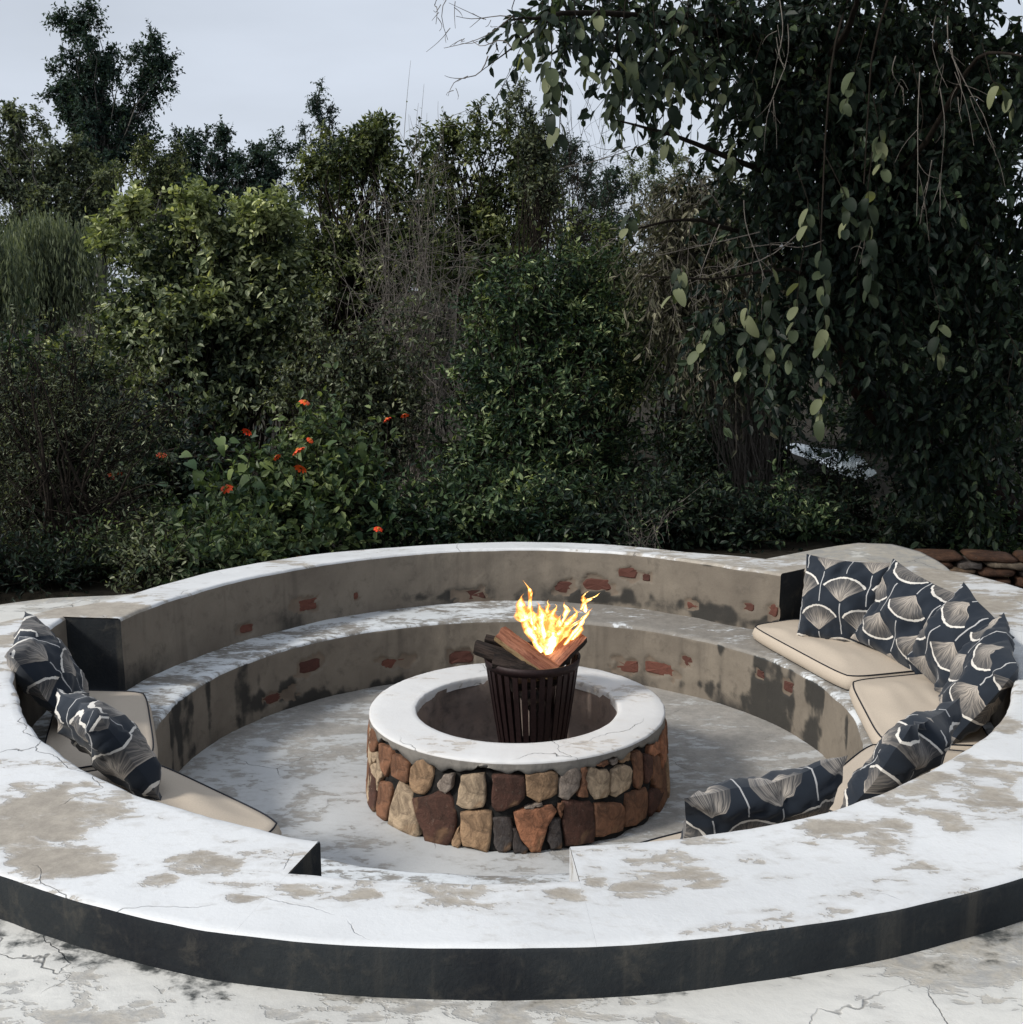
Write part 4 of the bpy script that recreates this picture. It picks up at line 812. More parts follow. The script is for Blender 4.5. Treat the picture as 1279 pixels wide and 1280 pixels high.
for i, (u, v, ru, rv, y, lab) in enumerate([(755, 222, 60, 34, 64, 'hazy tree crown on the distant slope behind the bare twig tree'), (835, 205, 60, 45, 60, 'hazy tree crown on the distant slope below the overhanging branches'), (700, 215, 50, 44, 58, 'hazy tree crown behind the olive thicket top'), (920, 250, 80, 60, 56, 'dark tree mass behind the dry brown branches'), (110, 275, 110, 50, 58, 'distant tree filling in behind the willow trunk'), (250, 285, 110, 50, 58, 'distant tree filling in below the dark dome'), (400, 300, 110, 50, 58, 'distant tree filling in behind the small-topped tree'), (540, 290, 110, 60, 56, 'distant tree filling in behind the bare twigs'), (1100, 380, 120, 90, 40, 'distant dark tree behind the sloping trunk'), (1220, 420, 120, 90, 40, 'distant dark tree past the stone wall'), (-170, 230, 110, 80, 42, 'distant tree standing beyond the broad olive willow')]):
    far_tree('distant_tree', lab, (on_y(u, 380, y)[0], y), [blob(u, v, ru, rv, y), blob(u+20, v+50, ru*1.2, rv, y)], 64, 'lf_far' if i % 2 else 'lf_fardk', .30, 1.0, 8, 9, .3)

# --- middle trees and thickets
GM = 'trees of the thicket behind the seating circle'
def mid(name, label, cat, base, blobs, limbs, mat, L=.085, tl=.42, twigs=9, leaves=11, tr=.07, hang=.25, up=.35, wood='twig', W=None, group=GM, **kw):
    return plant(name, label, cat, base, blobs, limbs, twigs, leaves, tl, L, W or L*.45, M[mat], M[wood], hang, up, tr, group, **kw)
CL = dict(clump=.3, kind=0)
y = 13
mid('olive_tree', 'olive green tree with a sunlit crown in front of the dark domed tree', 'tree', (on_y(450, 500, y)[0], y), [blob(395, 215, 36, 44, y), blob(435, 190, 44, 40, y), blob(478, 165, 36, 32, y), blob(505, 200, 40, 45, y), blob(400, 290, 60, 55, y), blob(470, 260, 60, 55, y), blob(520, 290, 55, 60, y), blob(450, 345, 90, 55, y), blob(385, 350, 50, 60, y)], 200, 'lf_olive', .098, .26, 12, 9, hang=.2, up=.15, **CL)
y = 15
mid('olive_tree', 'leafy tree with a light crown reaching the sky beside the big hanging branches', 'tree', (on_y(600, 500, y)[0], y), [blob(540, 175, 36, 32, y), blob(580, 190, 44, 44, y), blob(622, 150, 34, 36, y), blob(655, 185, 38, 46, y), blob(560, 250, 60, 50, y), blob(630, 255, 60, 55, y), blob(675, 260, 40, 50, y), blob(600, 320, 100, 55, y)], 200, 'lf_olive', .10, .28, 12, 9, hang=.2, up=.15, **CL)
y = 12.5
mid('slender_tree', 'dark slender tree rising in the gap under the hanging leaves', 'tree', (on_y(665, 560, y)[0], y), [blob(668, 165, 24, 36, y), blob(640, 110, 24, 18, y), blob(672, 220, 28, 40, y)], 50, 'lf_grey', .075, .26, 12, 9, .04, hang=.2, up=.1, **CL)
y = 10.5
mid('light_leaved_shrub', 'tall shrub with pale yellow-green shoots in front of the weeping willow', 'shrub', (on_y(270, 620, y)[0], y), [blob(240, 255, 24, 32, y), blob(255, 310, 70, 45, y), blob(175, 320, 45, 45, y), blob(345, 290, 45, 45, y), blob(220, 390, 100, 75, y), blob(330, 370, 75, 75, y), blob(160, 410, 55, 70, y), blob(260, 470, 110, 60, y)], 230, 'lf_light', .105, .30, 11, 9, .06, .1, .5, W=.055, trunk=False, clump=.45)
y = 10.2
M['lf_pale'] = mat_leaf('pale_young_leaf', (.11, .14, .065), (.34, .38, .19), (.58, .60, .34))
for (u, v, ru, rv, k_, lab) in [(240, 262, 22, 34, 12, 'tallest clump of upright pale shoots above the tall shrub'), (168, 262, 14, 18, 5, 'small pale shoots at the willow side of the tall shrub'), (335, 262, 42, 26, 14, 'broad clump of pale shoots beside the sunlit olive tree'), (133, 305, 9, 16, 4, 'single yellowish shoot in front of the weeping willow'), (265, 380, 18, 34, 7, 'pale shoots hanging on the dark face of the tall shrub'), (212, 400, 10, 26, 4, 'thin bright shoot low on the tall shrub')]:
    p_ = on_y(u, v+rv*1.6, y); plant('pale_shoots', lab, 'shrub', tuple(p_), [blob(u, v, ru, rv, y-.2)], k_*2, 6, 9, .30, .10, .052, M['lf_pale'], M['twig'], .05, 1.1, .012, 'pale shoots of the tall shrub', trunk=False, limb_r=.006)
y = 7.0
mid('small_leaved_bush', 'grey green bush tangled with dry twigs behind the flowering bush', 'shrub', (on_y(450, 640, y)[0], y), [blob(430, 400, 70, 70, y), blob(400, 480, 90, 60, y), blob(500, 430, 60, 90, y), blob(470, 520, 80, 70, y)], 190, 'lf_grey', .065, .34, 9, 10, .03, trunk=False, kind=0)
y = 9.6
plant('bare_twig_bush', 'tangled bush of bare grey twigs rising between the leafy trees', 'shrub', (on_y(520, 640, y)[0], y), [blob(500, 250, 45, 120, y), blob(550, 300, 60, 90, y), blob(600, 330, 50, 60, y), blob(480, 370, 50, 70, y), blob(540, 180, 30, 70, y), blob(430, 300, 30, 60, y)], 75, 11, 1, .75, .05, .022, M['lf_grey'], M['greytwig'], .12, .5, .03, GM, trunk=False, twseg=4, twr=.0042, limb_r=.011, limb_t=(.3, 1.), shell=.3)
y = 11
plant('bare_twig_tree', 'fine bare twig tree against the pale sky gap', 'tree', (on_y(735, 560, y)[0], y), [blob(720, 180, 45, 60, y), blob(745, 150, 20, 40, y), blob(760, 230, 50, 40, y), blob(700, 270, 60, 40, y)], 60, 9, 1, .5, .03, .014, M['lf_brown'], M['twig'], .05, .5, .035, GM, twr=.003, limb_r=.008, limb_t=(.3, 1.))
y = 6.2
mid('dense_green_shrub', 'dense dark green shrub directly behind the far back wall', 'shrub', (on_y(660, 690, 4.6)[0], 4.6), [blob(700, 330, 75, 60, 5.2), blob(640, 390, 80, 70, 5), blob(730, 420, 90, 80, 4.9), blob(620, 480, 95, 80, 4.6), blob(700, 520, 100, 90, 4.4), blob(600, 580, 100, 80, 4.2), blob(700, 620, 110, 70, 3.9), blob(560, 640, 70, 50, 3.7), blob(800, 480, 50, 110, 5), blob(790, 600, 55, 80, 4.4)], 330, 'lf_dark', .07, .24, 12, 10, .05, .15, .2, W=.026, trunk=False, kind=0, group=None, clump=.5)
y = 9
mid('yellowish_shrub', 'yellow green shrub top between the dense shrub and the dry brown bush', 'shrub', (on_y(770, 600, y)[0], y), [blob(760, 300, 50, 45, y), blob(800, 350, 45, 60, y), blob(720, 290, 40, 40, y), blob(790, 430, 50, 70, y)], 100, 'lf_olive', .075, .38, 9, 10, .04, group=GM)
y = 4.9
mid('dry_brown_bush', 'dry brown drooping bush hanging beside the large-leaved branches', 'shrub', (on_y(940, 660, 6)[0], 6.), [blob(880, 290, 70, 60, y), blob(840, 340, 50, 50, y), blob(930, 330, 60, 70, y), blob(900, 400, 60, 55, y), blob(860, 240, 50, 35, y)], 130, 'lf_brown', .10, .45, 9, 9, .045, .9, .1, 'greytwig', W=.028, group=None, trunk=False, clump=.4, limb_r=.008)
# rows of bushes closing the view low down
GB = 'bushes of the dense thicket rows'
rs0 = np.random.RandomState(3)
TB = [(-20, 470, 130, 60, 14, 'behind the thorny shrub'), (120, 470, 110, 60, 13, 'between the thorny shrub and the pale-shooted shrub'), (300, 330, 80, 80, 17, 'behind the pale-shooted shrub'), (380, 380, 90, 90, 15, 'below the sunlit olive tree'), (520, 330, 110, 90, 18, 'behind the tangled bare twigs'), (640, 370, 100, 90, 14, 'above the dense dark shrub'),
      (760, 350, 90, 80, 19, 'below the fine bare twig tree'), (860, 330, 90, 80, 17, 'behind the dry brown bush'), (960, 420, 110, 90, 15, 'behind the black shaded bush'), (1100, 430, 90, 80, 20, 'above the bright gap'), (1200, 470, 100, 100, 16, 'behind the sloping trunk'), (230, 320, 90, 50, 22, 'below the dark domed tree'), (-190, 420, 120, 100, 12, 'past the thorny shrub along the patio')]
for i, (u, v, ru, rv, y, lab) in enumerate(TB):
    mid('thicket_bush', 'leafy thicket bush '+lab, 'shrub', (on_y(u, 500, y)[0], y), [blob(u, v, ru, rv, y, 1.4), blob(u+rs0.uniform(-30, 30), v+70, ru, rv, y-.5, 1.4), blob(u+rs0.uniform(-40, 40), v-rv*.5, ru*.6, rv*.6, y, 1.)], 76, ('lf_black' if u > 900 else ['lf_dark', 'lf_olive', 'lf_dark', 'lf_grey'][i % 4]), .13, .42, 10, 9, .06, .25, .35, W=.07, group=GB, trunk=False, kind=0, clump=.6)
UG = [(20, 700, 80, 45, 3.3, 'lf_black', 'low dark green undergrowth under the thorny shrub'), (120, 712, 70, 40, 3.15, 'lf_black', 'low dark undergrowth under the dead branches'), (210, 700, 60, 35, 3.2, 'lf_vine', 'low broad-leaved undergrowth between the thorny shrub and the flowering bush'), (300, 660, 70, 50, 3.6, 'lf_dark', 'low green undergrowth showing through the flowering bush'),
      (480, 660, 60, 45, 3.4, 'lf_dark', 'low green undergrowth between the flowering bush and the dense shrub'), (560, 650, 70, 45, 3.4, 'lf_dark', 'low green undergrowth at the flowering bush side of the dense shrub foot'), (660, 655, 70, 40, 3.3, 'lf_dark', 'low green undergrowth at the middle of the dense shrub foot'), (750, 655, 70, 40, 3.3, 'lf_black', 'low dark undergrowth beside the spindly pale twigs'), (840, 655, 70, 45, 3.5, 'lf_black', 'low dark undergrowth behind the spindly pale twigs'),
      (920, 660, 60, 45, 3.6, 'lf_black', 'low dark undergrowth where the back wall nears the fan-print pillows'), (1000, 650, 60, 40, 4.6, 'lf_black', 'low dark undergrowth below the bright gap in the trees'), (1080, 650, 60, 30, 5.5, 'lf_black', 'low dark undergrowth between the bright gap and the sloping trunk'), (-60, 690, 70, 60, 3.6, 'lf_grey', 'low grey-green undergrowth past the dead branches by the patio edge'),
      (0, 722, 60, 34, 1.7, 'lf_black', 'dark leafy tuft growing at the back edge of the patio'), (75, 728, 50, 28, 1.75, 'lf_black', 'dark tuft at the back edge of the patio beside the parapet corner'), (140, 722, 45, 26, 2.1, 'lf_vine', 'leafy tuft squeezed against the outside of the parapet corner'), (-60, 720, 50, 40, 1.7, 'lf_black', 'dark tuft at the far end of the patio back edge'),
      (190, 712, 45, 26, 1.75, 'lf_grey', 'grey-green tuft pressed against the outer wall below the thorny shrub'), (245, 700, 45, 24, 2.0, 'lf_vine', 'broad-leaved tuft leaning over the white wall top by the flowering bush'), (300, 690, 40, 20, 2.35, 'lf_vine', 'small leafy tuft peeping over the wall under the orange flowers'),
      (1230, 668, 70, 30, 4.3, 'lf_dark', 'leafy dark tuft growing behind the dry stone wall'), (1150, 672, 50, 22, 4.4, 'lf_black', 'dark tuft at the start of the dry stone wall')]
for i, (u, v, ru, rv, y, mt, lab) in enumerate(UG):
    mid('undergrowth_bush', lab, 'shrub', (on_y(u, 700, y)[0], y), [blob(u, v-(i*37 % 30)+8, ru, rv*(.7+(i*53 % 10)*.09), y, .35)], 30, mt, (.045 if u < 200 else .062), .36, 7, 10, .02, .15, .5, W=(.016 if u < 200 else .03), group='undergrowth behind the wall', trunk=False, limb_r=.005)
# --- near left
y = 2.7
mid('thorny_shrub', 'fine-leaved thorny shrub with dark crooked stems at the parapet end', 'shrub', (on_y(70, 745, y)[0], y), [blob(40, 440, 70, 80, y), blob(120, 450, 70, 70, y), blob(30, 560, 80, 90, y), blob(120, 570, 80, 90, y), blob(190, 500, 50, 70, y), blob(60, 660, 90, 60, y), blob(-30, 520, 60, 120, y), blob(170, 640, 60, 60, y)], 235, 'lf_grey', .039, .30, 9, 11, .035, .15, .2, W=.011, group=None, trunk=False, kind=0, twr=.0028, limb_r=.011, shell=.35)
y = 2.2
plant('dead_branches', 'dark leafless branches rising in front of the thorny shrub', 'shrub', (on_y(95, 745, y)[0], y), [blob(60, 560, 90, 130, y), blob(170, 600, 60, 80, y), blob(20, 430, 40, 60, y)], 24, 6, 1, .45, .03, .012, M['lf_grey'], M['twig'], .05, .3, .035, None, trunk=False, limb_r=.019, twr=.004, limb_t=(.2, 1.))
plant('dark_hedge_bush', 'shadowy green bush filling the bank behind the thorny shrub', 'shrub', (on_y(120, 700, 6.5)[0], 6.5), [blob(60, 480, 120, 90, 6.5), blob(200, 540, 110, 90, 6.5), blob(80, 620, 150, 90, 6), blob(300, 600, 110, 90, 6.2), blob(-40, 560, 90, 120, 6.5), blob(420, 620, 90, 90, 6.0)], 200, 9, 10, .4, .09, .042, M['lf_black'], M['twig'], .2, .3, .05, None, trunk=False, kind=0)

# --- flowering bush with broad leaves
y = 3.25
fb = plant('flowering_bush', 'broad-leaved bush dotted with orange-red flowers behind the back wall', 'shrub', (on_y(370, 720, 3.4)[0], 3.4), [blob(330, 610, 70, 60, 3.5), blob(400, 580, 80, 70, 3.7), blob(460, 630, 55, 50, 3.3), blob(270, 650, 50, 40, 3.1), blob(380, 660, 100, 40, 3.0), blob(440, 540, 50, 50, 3.9), blob(230, 690, 40, 25, 2.9)], 130, 8, 8, .28, .075, .042, M['lf_vine'], M['twig'], .15, .4, .02, None, trunk=False, limb_r=.006)
def leaf_mesh(name, L, W, droop, mat, heart=0.):
    s_ = np.array([0, .1, .25, .45, .65, .82, .94, 1.]); wd = np.array([.12, .60, .92, 1.02, .98, .80, .46, .03])*W/2
    if heart: wd = np.array([.35, .95, 1.05, .9, .66, .4, .18, .01])*W/2
    V_ = []
    for a_, w_ in zip(s_, wd):
        zc_ = -droop*L*a_**2; V_ += [(-w_, L*a_-heart*L*.1*(a_ == 0), zc_+w_*.28), (0, L*a_, zc_), (w_, L*a_-heart*L*.1*(a_ == 0), zc_+w_*.28)]
    F_ = [];
    for i in range(7): F_ += [(i*3, i*3+1, i*3+4, i*3+3), (i*3+1, i*3+2, i*3+5, i*3+4)]
    return mesh_np(name, np.array(V_), [np.array(F_)], None, (mat,))
def orient(o, p, d, nrm, parent_loc, sc=1.):
    d = Vector(d).normalized(); nrm = Vector(nrm); x = d.cross(nrm).normalized(); nrm = x.cross(d)
    m_ = Matrix((x, d, nrm)).transposed().to_4x4(); o.matrix_basis = Matrix.Translation(Vector(p)-Vector(parent_loc)) @ m_ @ Matrix.Scale(sc, 4)
rs = np.random.RandomState(77)
vl = [leaf_mesh('broad_leaf', .11, .085, dr, M['leaf_objv'], 1.) for dr in (.15, .4, .7)]
for i in range(110):
    u, v = rs.normal(345, 75), rs.uniform(545, 712)
    lim = 752-(u-150)*.33 if u < 400 else 690
    if v > lim-4 or u < 195 or u > 500: continue
    yy = 3.55-(v-545)/170*.75+rs.uniform(-.15, .1); p = on_y(u, v, yy); o = obj('leaf', vl[rs.randint(3)], fb)
    orient(o, p, (rs.normal()*.7, -.6+rs.normal()*.4, -.25+rs.normal()*.4), (rs.normal()*.45, -.5+rs.normal()*.4, .9), fb.location, rs.uniform(.6, 1.25))
b = NB('orange_red_petal'); c = b.mix(b.n('ObjectInfo').outputs['Random'], (.74, .055, .014), (.80, .11, .02)); M['petal'] = b.done(b.bsdf(c, .5, None, .3)); M['eye'] = mat_simple('orange_flower_eye', (.55, .20, .03), .8, 60)
def flower_mesh():
    V_, F_, mi = [], [], []
    for i in range(9):
        a_ = i*2*math.pi/9; ca_, sa_ = math.cos(a_), math.sin(a_); o_ = len(V_)
        for (r_, w_, z_) in ((.008, .005, 0), (.022, .011, .002), (.034, .009, -.004), (.040, .002, -.009)):
            V_ += [(r_*ca_-w_*sa_, r_*sa_+w_*ca_, z_), (r_*ca_+w_*sa_, r_*sa_-w_*ca_, z_)]
        for q_ in range(3): F_.append((o_+q_*2, o_+q_*2+1, o_+q_*2+3, o_+q_*2+2)); mi.append(0)
    o_ = len(V_); k = 8
    for (r_, z_) in ((.013, .0), (.012, .008), (.006, .013)):
        for i in range(k): V_.append((r_*math.cos(i*math.pi/4), r_*math.sin(i*math.pi/4), z_))
    for q_ in range(2):
        for i in range(k): F_.append((o_+q_*k+i, o_+q_*k+(i+1) % k, o_+(q_+1)*k+(i+1) % k, o_+(q_+1)*k+i)); mi.append(1)
    F_.append(tuple(o_+2*k+i for i in range(4))); mi.append(1); F_.append(tuple(o_+2*k+i for i in (0, 3, 4, 7))); mi.append(1); F_.append(tuple(o_+2*k+i for i in (4, 5, 6, 7))); mi.append(1)
    return mesh_np('flower', np.array(V_), [np.array(F_)], None, (M['petal'], M['eye']), mi, smooth=False)
fm = flower_mesh()
for (u, v, sc) in [(381, 502, 1.0), (309, 539, .9), (373, 563, 1.35), (376, 585, 1.15), (346, 571, .8), (283, 610, 1.15), (202, 568, .95), (139, 594, .9), (484, 524, .9), (506, 519, .8), (388, 550, .7), (473, 661, .8), (372, 697, .85), (150, 592, .6)]:
    yy = 3.05 if v > 560 else 3.2
    if v > 640: yy = 2.85
    p = on_y(u, v, yy); o = obj('flower', fm, fb); o.location = Vector(p)-fb.location; o.scale = (sc*1.15,)*3
    o.rotation_euler = (rs.uniform(.35, .9), rs.uniform(-.35, .35), rs.uniform(0, 6))
    stem = np.stack([p, p+np.array([rs.normal()*.03, .03, -.12]), p+np.array([rs.normal()*.06, .08, -.30])])[None]
    Vt, Ft = tubes(stem, np.array([[.0028, .003, .0035]]), 4); obj('flower_stem', mesh_np('flower_stem', Vt-np.array(fb.location), [Ft], None, (M['twig'],)), fb)

# --- dark thicket on the right
GD = 'dark trees under the overhanging canopy'
y = 8.5
mid('dark_tree', 'dark small-leaved tree behind the sloping trunk', 'tree', (on_y(1180, 620, y)[0], y), [blob(1120, 120, 150, 120, y), blob(1240, 250, 130, 150, y), blob(1120, 330, 110, 110, y), blob(1240, 450, 120, 110, y), blob(1010, 150, 110, 110, y), blob(1000, 300, 90, 90, y)], 230, 'lf_black', .125, .5, 9, 9, .1, group=GD, kind=0)
y = 7.0
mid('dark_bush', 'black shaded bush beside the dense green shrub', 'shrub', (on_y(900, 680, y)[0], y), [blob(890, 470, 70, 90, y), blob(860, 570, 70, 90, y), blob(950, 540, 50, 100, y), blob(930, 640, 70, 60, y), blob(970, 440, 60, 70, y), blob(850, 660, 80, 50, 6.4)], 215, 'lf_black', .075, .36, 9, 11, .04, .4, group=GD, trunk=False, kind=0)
y = 6.0
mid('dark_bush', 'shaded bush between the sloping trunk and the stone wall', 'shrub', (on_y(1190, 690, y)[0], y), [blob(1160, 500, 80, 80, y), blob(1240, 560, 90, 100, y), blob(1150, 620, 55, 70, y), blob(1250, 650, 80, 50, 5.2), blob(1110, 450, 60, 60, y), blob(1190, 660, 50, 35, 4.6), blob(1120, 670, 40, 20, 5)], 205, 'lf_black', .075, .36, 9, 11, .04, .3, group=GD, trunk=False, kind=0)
mid('dark_bush', 'small shaded shrub right behind the end of the back wall', 'shrub', (on_y(985, 700, 4.2)[0], 4.2), [blob(985, 620, 30, 60, 4.4), blob(1000, 680, 45, 30, 4.0), blob(950, 670, 40, 40, 4.4)], 60, 'lf_dark', .06, .28, 8, 9, .02, .2, group=GD, trunk=False)
plant('sparse_twigs', 'spindly pale twigs with few leaves just behind the back wall', 'shrub', (on_y(800, 690, 3.0)[0], 3.0), [blob(825, 630, 40, 45, 3.0), blob(800, 655, 40, 30, 3.0)], 16, 4, 4, .22, .03, .016, M['lf_dark'], M['greytwig'], .0, .4, .01, None, trunk=False, twr=.0022, limb_r=.0045)
plant('gap_twigs', 'thin lacy twigs in front of the bright gap under the trees', 'shrub', (on_y(1045, 690, 5.6)[0], 5.6), [blob(1045, 575, 50, 55, 5.6), blob(1060, 640, 50, 40, 5.6)], 64, 9, 9, .26, .042, .02, M['lf_black'], M['twig'], .1, .4, .02, GD, trunk=False)

# --- big overhanging tree: sloping trunk, limbs, canopy and hanging sprays of large leaves
T0 = np.array([5.6, 4.6, float(terrain(5.6, 4.6))-.1])
big = empty('overhanging_tree', T0, 'big dark tree with a sloping reddish trunk and hanging sprays of large leaves', 'tree')
def poly(pts, r0, r1, nn=14, sides=10, seed=0):
    pts = np.array(pts, float); t = np.linspace(0, 1, nn); kx = np.linspace(0, 1, len(pts)); P_ = np.stack([np.interp(t, kx, pts[:, q_]) for q_ in range(3)], 1)
    for _ in range(2): P_[1:-1] = (P_[:-2]+2*P_[1:-1]+P_[2:])/4
    P_[1:-1] += np.random.RandomState(seed).normal(size=(nn-2, 3))*r0*.12
    return tubes(P_[None], np.linspace(r0, r1, nn)[None], sides)
K1, K2, K3 = on_y(1190, 590, 4.5), on_y(1085, 500, 4.3), on_y(1045, 400, 4.2)
K4, K5 = on_y(1050, 250, 4.3), on_y(1000, 120, 4.4)
Vt, Ft = poly([T0, on_y(1265, 640, 4.55), K1, K2, K3, K4, K5], .17, .08, 24, 12, 1)
obj('trunk', mesh_np('trunk', Vt-T0, [Ft], None, (M['bark'],)), big)
wv_, wf_, of = [], [], 0
LIMBS = [([K4, on_y(1120, 120, 4.0), on_y(1200, 20, 3.5)], .07, .02), ([K5, on_y(940, 50, 3.8), on_y(890, 40, 3.2), on_y(850, 45, 2.6)], .06, .015), ([K5, on_y(930, 20, 4.2), on_y(892, -40, 4.0)], .06, .04), ([on_y(892, -60, 3.9), on_y(890, 20, 3.4), on_y(885, 50, 3.2)], .05, .035), ([on_y(1000, 60, 4), on_y(850, 20, 2.8), on_y(700, 15, 1.8), on_y(640, 25, 1.4)], .035, .006),
         ([K3, on_y(960, 300, 3.6), on_y(860, 270, 3.0), on_y(780, 290, 2.6)], .03, .005), ([K4, on_y(920, 200, 3.2), on_y(830, 165, 2.6), on_y(770, 150, 2.3)], .03, .005), ([K3, on_y(1000, 330, 3.2), on_y(900, 350, 2.5), on_y(800, 345, 2.4)], .018, .004), ([K4, on_y(1150, 200, 3.2), on_y(1220, 60, 2.4), on_y(1279, 70, 1.8)], .03, .006), ([K5, on_y(1060, 40, 3.0), on_y(1080, -30, 2.0)], .04, .01),
         ([on_y(1080, -60, 2.2), on_y(1040, 60, 2.0), on_y(1030, 200, 2.0), on_y(1026, 330, 1.9)], .010, .004), ([on_y(1130, -60, 2.2), on_y(1090, 60, 2.2), on_y(1080, 230, 2.2)], .010, .004), ([on_y(700, 15, 1.8), on_y(640, 60, 1.6), on_y(600, 90, 1.6)], .008, .002)]
for i, (pts, r0, r1) in enumerate(LIMBS):
    Vt, Ft = poly(pts, r0, r1, 14, 7, i+5); wv_.append(Vt); wf_.append(Ft+of); of += len(Vt)
# thin bare hanging twigs
rs = np.random.RandomState(5)
def bare(u0, v0, u1, v1, y_, r=.004, forks=3):
    p0, p1 = on_y(u0, v0, y_), on_y(u1, v1, y_+rs.normal()*.15); mids = [p0+(p1-p0)*t+rs.normal(size=3)*.05 for t in (.3, .65)]
    Vt, Ft = poly([p0, *mids, p1], r, r*.4, 9, 5, rs.randint(999)); bv, bf, bo = [Vt], [Ft], len(Vt)
    for q_ in range(forks):
        t = rs.uniform(.25, .9); a_ = p0+(p1-p0)*t; l_ = np.linalg.norm(p1-p0)*rs.uniform(.15, .4); e_ = a_+unit(p1-p0)*l_*.8+rs.normal(size=3)*l_*.4
        Vt, Ft = poly([a_, (a_+e_)/2+rs.normal(size=3)*.015, e_], r*.6, r*.3, 6, 4, rs.randint(999)); bv.append(Vt); bf.append(Ft+bo); bo += len(Vt)
    obj('bare_twig', mesh_np('bare_twig', np.concatenate(bv)-T0, [np.concatenate(bf)], None, (M['greytwig'],)), big)
for a_ in [(1170, 20, 1185, 110, 2.2), (1185, 20, 1200, 140, 2.1), (1190, 70, 1245, 195, 2.0), (1150, 90, 1146, 270, 2.2), (1175, 110, 1175, 270, 2.2), (975, 0, 965, 110, 2.4), (985, 30, 955, 190, 2.4), (1120, 70, 1130, 130, 2.3), (640, 20, 555, 60, 1.6), (660, 30, 570, 20, 1.7), (610, 70, 560, 120, 1.6), (640, 60, 590, 50, 1.6), (560, -30, 545, 30, 1.5), (575, -30, 560, 50, 1.5), (830, 170, 700, 210, 2.6), (790, 290, 740, 320, 2.6), (950, 290, 820, 320, 2.6), (1000, 290, 850, 360, 2.5), (1030, 300, 930, 310, 2.3), (900, 280, 870, 400, 2.5), (1165, 200, 1150, 280, 2.0), (1085, 250, 1075, 330, 2.2), (930, 250, 960, 370, 2.4), (860, 200, 900, 260, 2.6)]: bare(*a_, r=.0042, forks=4)
wood_me = mesh_np('branches', np.concatenate(wv_)-T0, [np.concatenate(wf_)], None, (M['twig'],)); obj('branches', wood_me, big)
# canopy leaves (too many to pick apart): twigs through the canopy volume
rs = np.random.RandomState(15)
CB = np.array([blob(1120, 40, 130, 80, 4.2, .9), blob(1220, 120, 90, 120, 4.0, .9), blob(1000, 40, 90, 70, 4.0, .8), blob(1050, 150, 100, 90, 3.8, .8), blob(1150, 230, 90, 100, 3.8, .8), blob(1230, 300, 80, 110, 3.8, .7), blob(960, 140, 70, 60, 3.6, .6), blob(900, 20, 70, 50, 3.4, .6), blob(780, 10, 80, 40, 2.8, .6), blob(820, 60, 60, 40, 2.8, .4), blob(1050, 290, 70, 70, 3.6, .6), blob(960, 240, 70, 50, 3.5, .5), blob(930, 400, 50, 60, 3.4, .4), blob(1000, 400, 50, 60, 3.5, .4), blob(1110, 370, 60, 60, 3.6, .4), blob(700, 5, 50, 22, 2.2, .3), blob(1130, 490, 60, 50, 3.8, .3), blob(1200, 560, 60, 50, 3.8, .3), blob(1250, 440, 60, 70, 3.6, .4)])
NT = 2350; wt = CB[:, 3]*CB[:, 5]; bi = rs.choice(len(CB), NT, p=wt/wt.sum()); P0 = CB[bi, :3]+unit(rs.normal(size=(NT, 3)))*(rs.rand(NT, 1)**.4)*CB[bi, 3:6]
Dr = unit(rs.normal(size=(NT, 3))*.7+np.array([-.15, -.15, -.75])); ln = rs.uniform(.25, .6, (NT, 1)); s4 = np.linspace(0, 1, 3)[None, :, None]
tp = P0[:, None]+Dr[:, None]*s4*ln[:, None]-np.array([0, 0, .35])*s4**2*ln[:, None]
Vt, Ft = tubes(tp, np.linspace(.004, .0016, 3)[None]*np.ones((NT, 1)), 3); obj('twigs', mesh_np('twigs', Vt-T0, [Ft], None, (M['twig'],)), big)
K = 10; sl_ = np.clip((np.arange(K)+rs.rand(NT, K))/K, .05, 1)*2; j0 = np.minimum(sl_.astype(int), 1); f = (sl_-j0)[..., None]; ar = np.arange(NT)[:, None]
Pl = tp[ar, j0]*(1-f)+tp[ar, j0+1]*f; tg = unit(tp[ar, j0+1]-tp[ar, j0]); sd = unit(np.cross(tg, rs.normal(size=(NT, K, 3))))
D = unit(tg*.6+sd*.8-np.array([0, 0, .35])); Nn = unit(rs.normal(size=(NT, K, 3))*.6+np.array([-.2, -.4, .8])); sz = rs.uniform(.65, 1.2, (NT, K))
Vl, Fl, nv = leaf_geo(Pl.reshape(-1, 3), D.reshape(-1, 3), Nn.reshape(-1, 3), (.095*sz).ravel(), (.052*sz).ravel(), 1)
var = np.repeat(np.clip(rs.rand(NT)[:, None]*.4+rs.rand(NT, K)*.6, 0, 1).ravel(), nv)
tag(obj('foliage', mesh_np('foliage', Vl-T0, Fl, {'var': var}, (M['lf_black'],), smooth=False), big), kind='stuff')
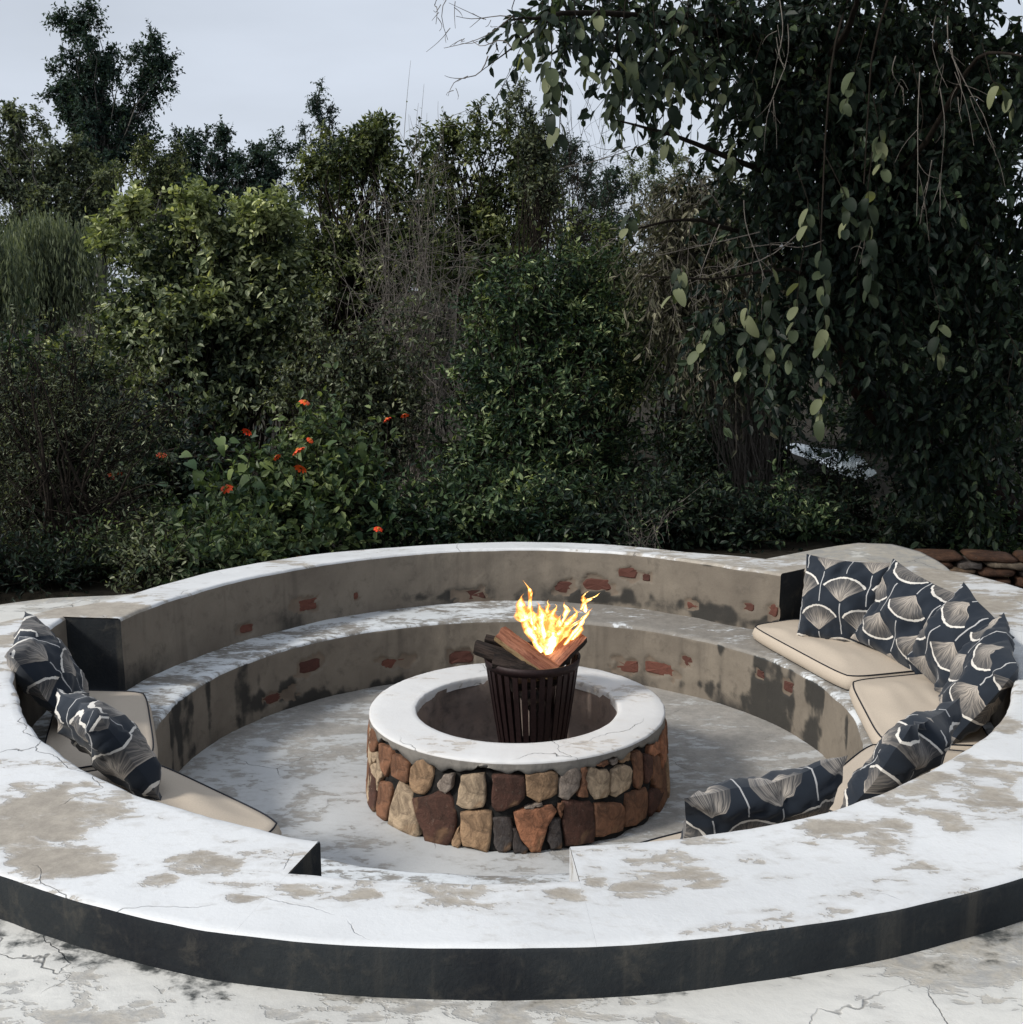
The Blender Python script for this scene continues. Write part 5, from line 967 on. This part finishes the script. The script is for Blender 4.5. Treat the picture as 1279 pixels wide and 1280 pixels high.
# crown carried on unseen overhead, added to block sky light over the right half
NT = 2100; P0 = np.c_[rs.uniform(.9, 8.5, NT), rs.uniform(-2.2, 8, NT), np.zeros(NT)]
P0[:, 2] = 2.85+.2456*(P0[:, 1]+5.78)+.40+rs.rand(NT)**1.5*1.7
dn_ = fbm(P0*np.array([1, 1, .4]), .8, 3, 77); P0 = P0[(dn_ > .42) & (P0[:, 0] > 1.2+.35*np.abs(P0[:, 1]-3))]; NT = len(P0)
K = 12; Pl = P0[:, None]+rs.normal(size=(NT, K, 3))*.22; D = unit(rs.normal(size=(NT, K, 3))+np.array([0, 0, -.5])); Nn = unit(rs.normal(size=(NT, K, 3))*.5+np.array([0, 0, 1.]))
Vl, Fl, nv = leaf_geo(Pl.reshape(-1, 3), D.reshape(-1, 3), Nn.reshape(-1, 3), np.full(NT*K, .17), np.full(NT*K, .10), 0)
tag(obj('unseen_shade_foliage', mesh_np('unseen_shade_foliage', Vl-T0, Fl, {'var': np.repeat(rs.rand(NT*K), nv)}, (M['lf_black'],), smooth=False), big), kind='stuff')
# hanging sprays, each leaf its own
bl = [leaf_mesh('large_leaf', .112, .072, dr, M['leaf_obj']) for dr in (.1, .3, .55, .8)]
SPR = [(1085, 235, 1088, 372, 2.2, 16), (1026, 300, 1024, 530, 1.9, 26), (965, 330, 958, 470, 2.2, 14), (1000, 340, 985, 455, 2.1, 12), (905, 390, 872, 442, 2.3, 10), (935, 370, 925, 470, 2.3, 10), (850, 330, 838, 372, 2.3, 10), (765, 70, 770, 160, 1.7, 14), (820, 50, 815, 135, 2.0, 14), (845, 60, 832, 195, 2.1, 14), (690, 70, 690, 145, 1.5, 13), (640, 10, 660, 75, 1.5, 8), (1070, 80, 1052, 140, 2.3, 9), (1175, 390, 1176, 452, 2.3, 9), (1240, 100, 1275, 150, 1.8, 9), (1100, 160, 1105, 215, 2.4, 8), (790, 260, 776, 300, 2.3, 7), (720, 20, 735, 100, 1.7, 12), (780, 20, 790, 110, 1.9, 12), (860, 20, 870, 120, 2.4, 12), (900, 60, 905, 150, 2.5, 12), (940, 90, 945, 180, 2.5, 10), (700, 150, 696, 180, 1.6, 4), (1050, 230, 1055, 290, 2.2, 8), (1010, 250, 1005, 300, 2.2, 7), (925, 170, 915, 210, 2.5, 7), (690, 5, 680, 50, 1.6, 8), (750, 5, 755, 60, 1.8, 9), (1260, 480, 1262, 540, 2.6, 6), (1150, 120, 1145, 180, 2.2, 7)]
of2 = 0; sv, sf = [], []; cntl = 0
for (u0, v0, u1, v1, y_, kk) in SPR:
    p0, p1 = on_y(u0, v0, y_), on_y(u1, v1, y_-.05); m1 = (p0+p1)/2+np.array([rs.normal()*.03, rs.normal()*.03, 0])
    tt = np.linspace(0, 1, 10); P_ = np.array([(1-t)**2*p0+2*t*(1-t)*m1+t*t*p1 for t in tt]); start = P_[0]+np.array([rs.normal()*.05, .15, .25])
    path = np.r_[[start], P_][None]; Vt, Ft = tubes(path, np.linspace(.0035, .0016, 11)[None], 4); obj('hanging_twig', mesh_np('hanging_twig', Vt-T0, [Ft], None, (M['twig'],)), big)
    for i in range(kk):
        if cntl >= 298: break
        t = (i+.5)/kk; j = min(int(t*9), 8); p = P_[j]+(P_[j+1]-P_[j])*(t*9-j); a_ = i*2.4+rs.rand(); sd_ = np.array([math.cos(a_), math.sin(a_)*.7, 0])
        d = sd_*.75+np.array([0, -.1, -.75+rs.normal()*.2]); nr = sd_*.4+np.array([-.15, -.45, .6])+rs.normal(size=3)*.2
        o = obj('leaf', bl[rs.randint(4)], big); orient(o, p, d, nr, T0, rs.uniform(.75, 1.2)*(1.05-.2*t)); cntl += 1
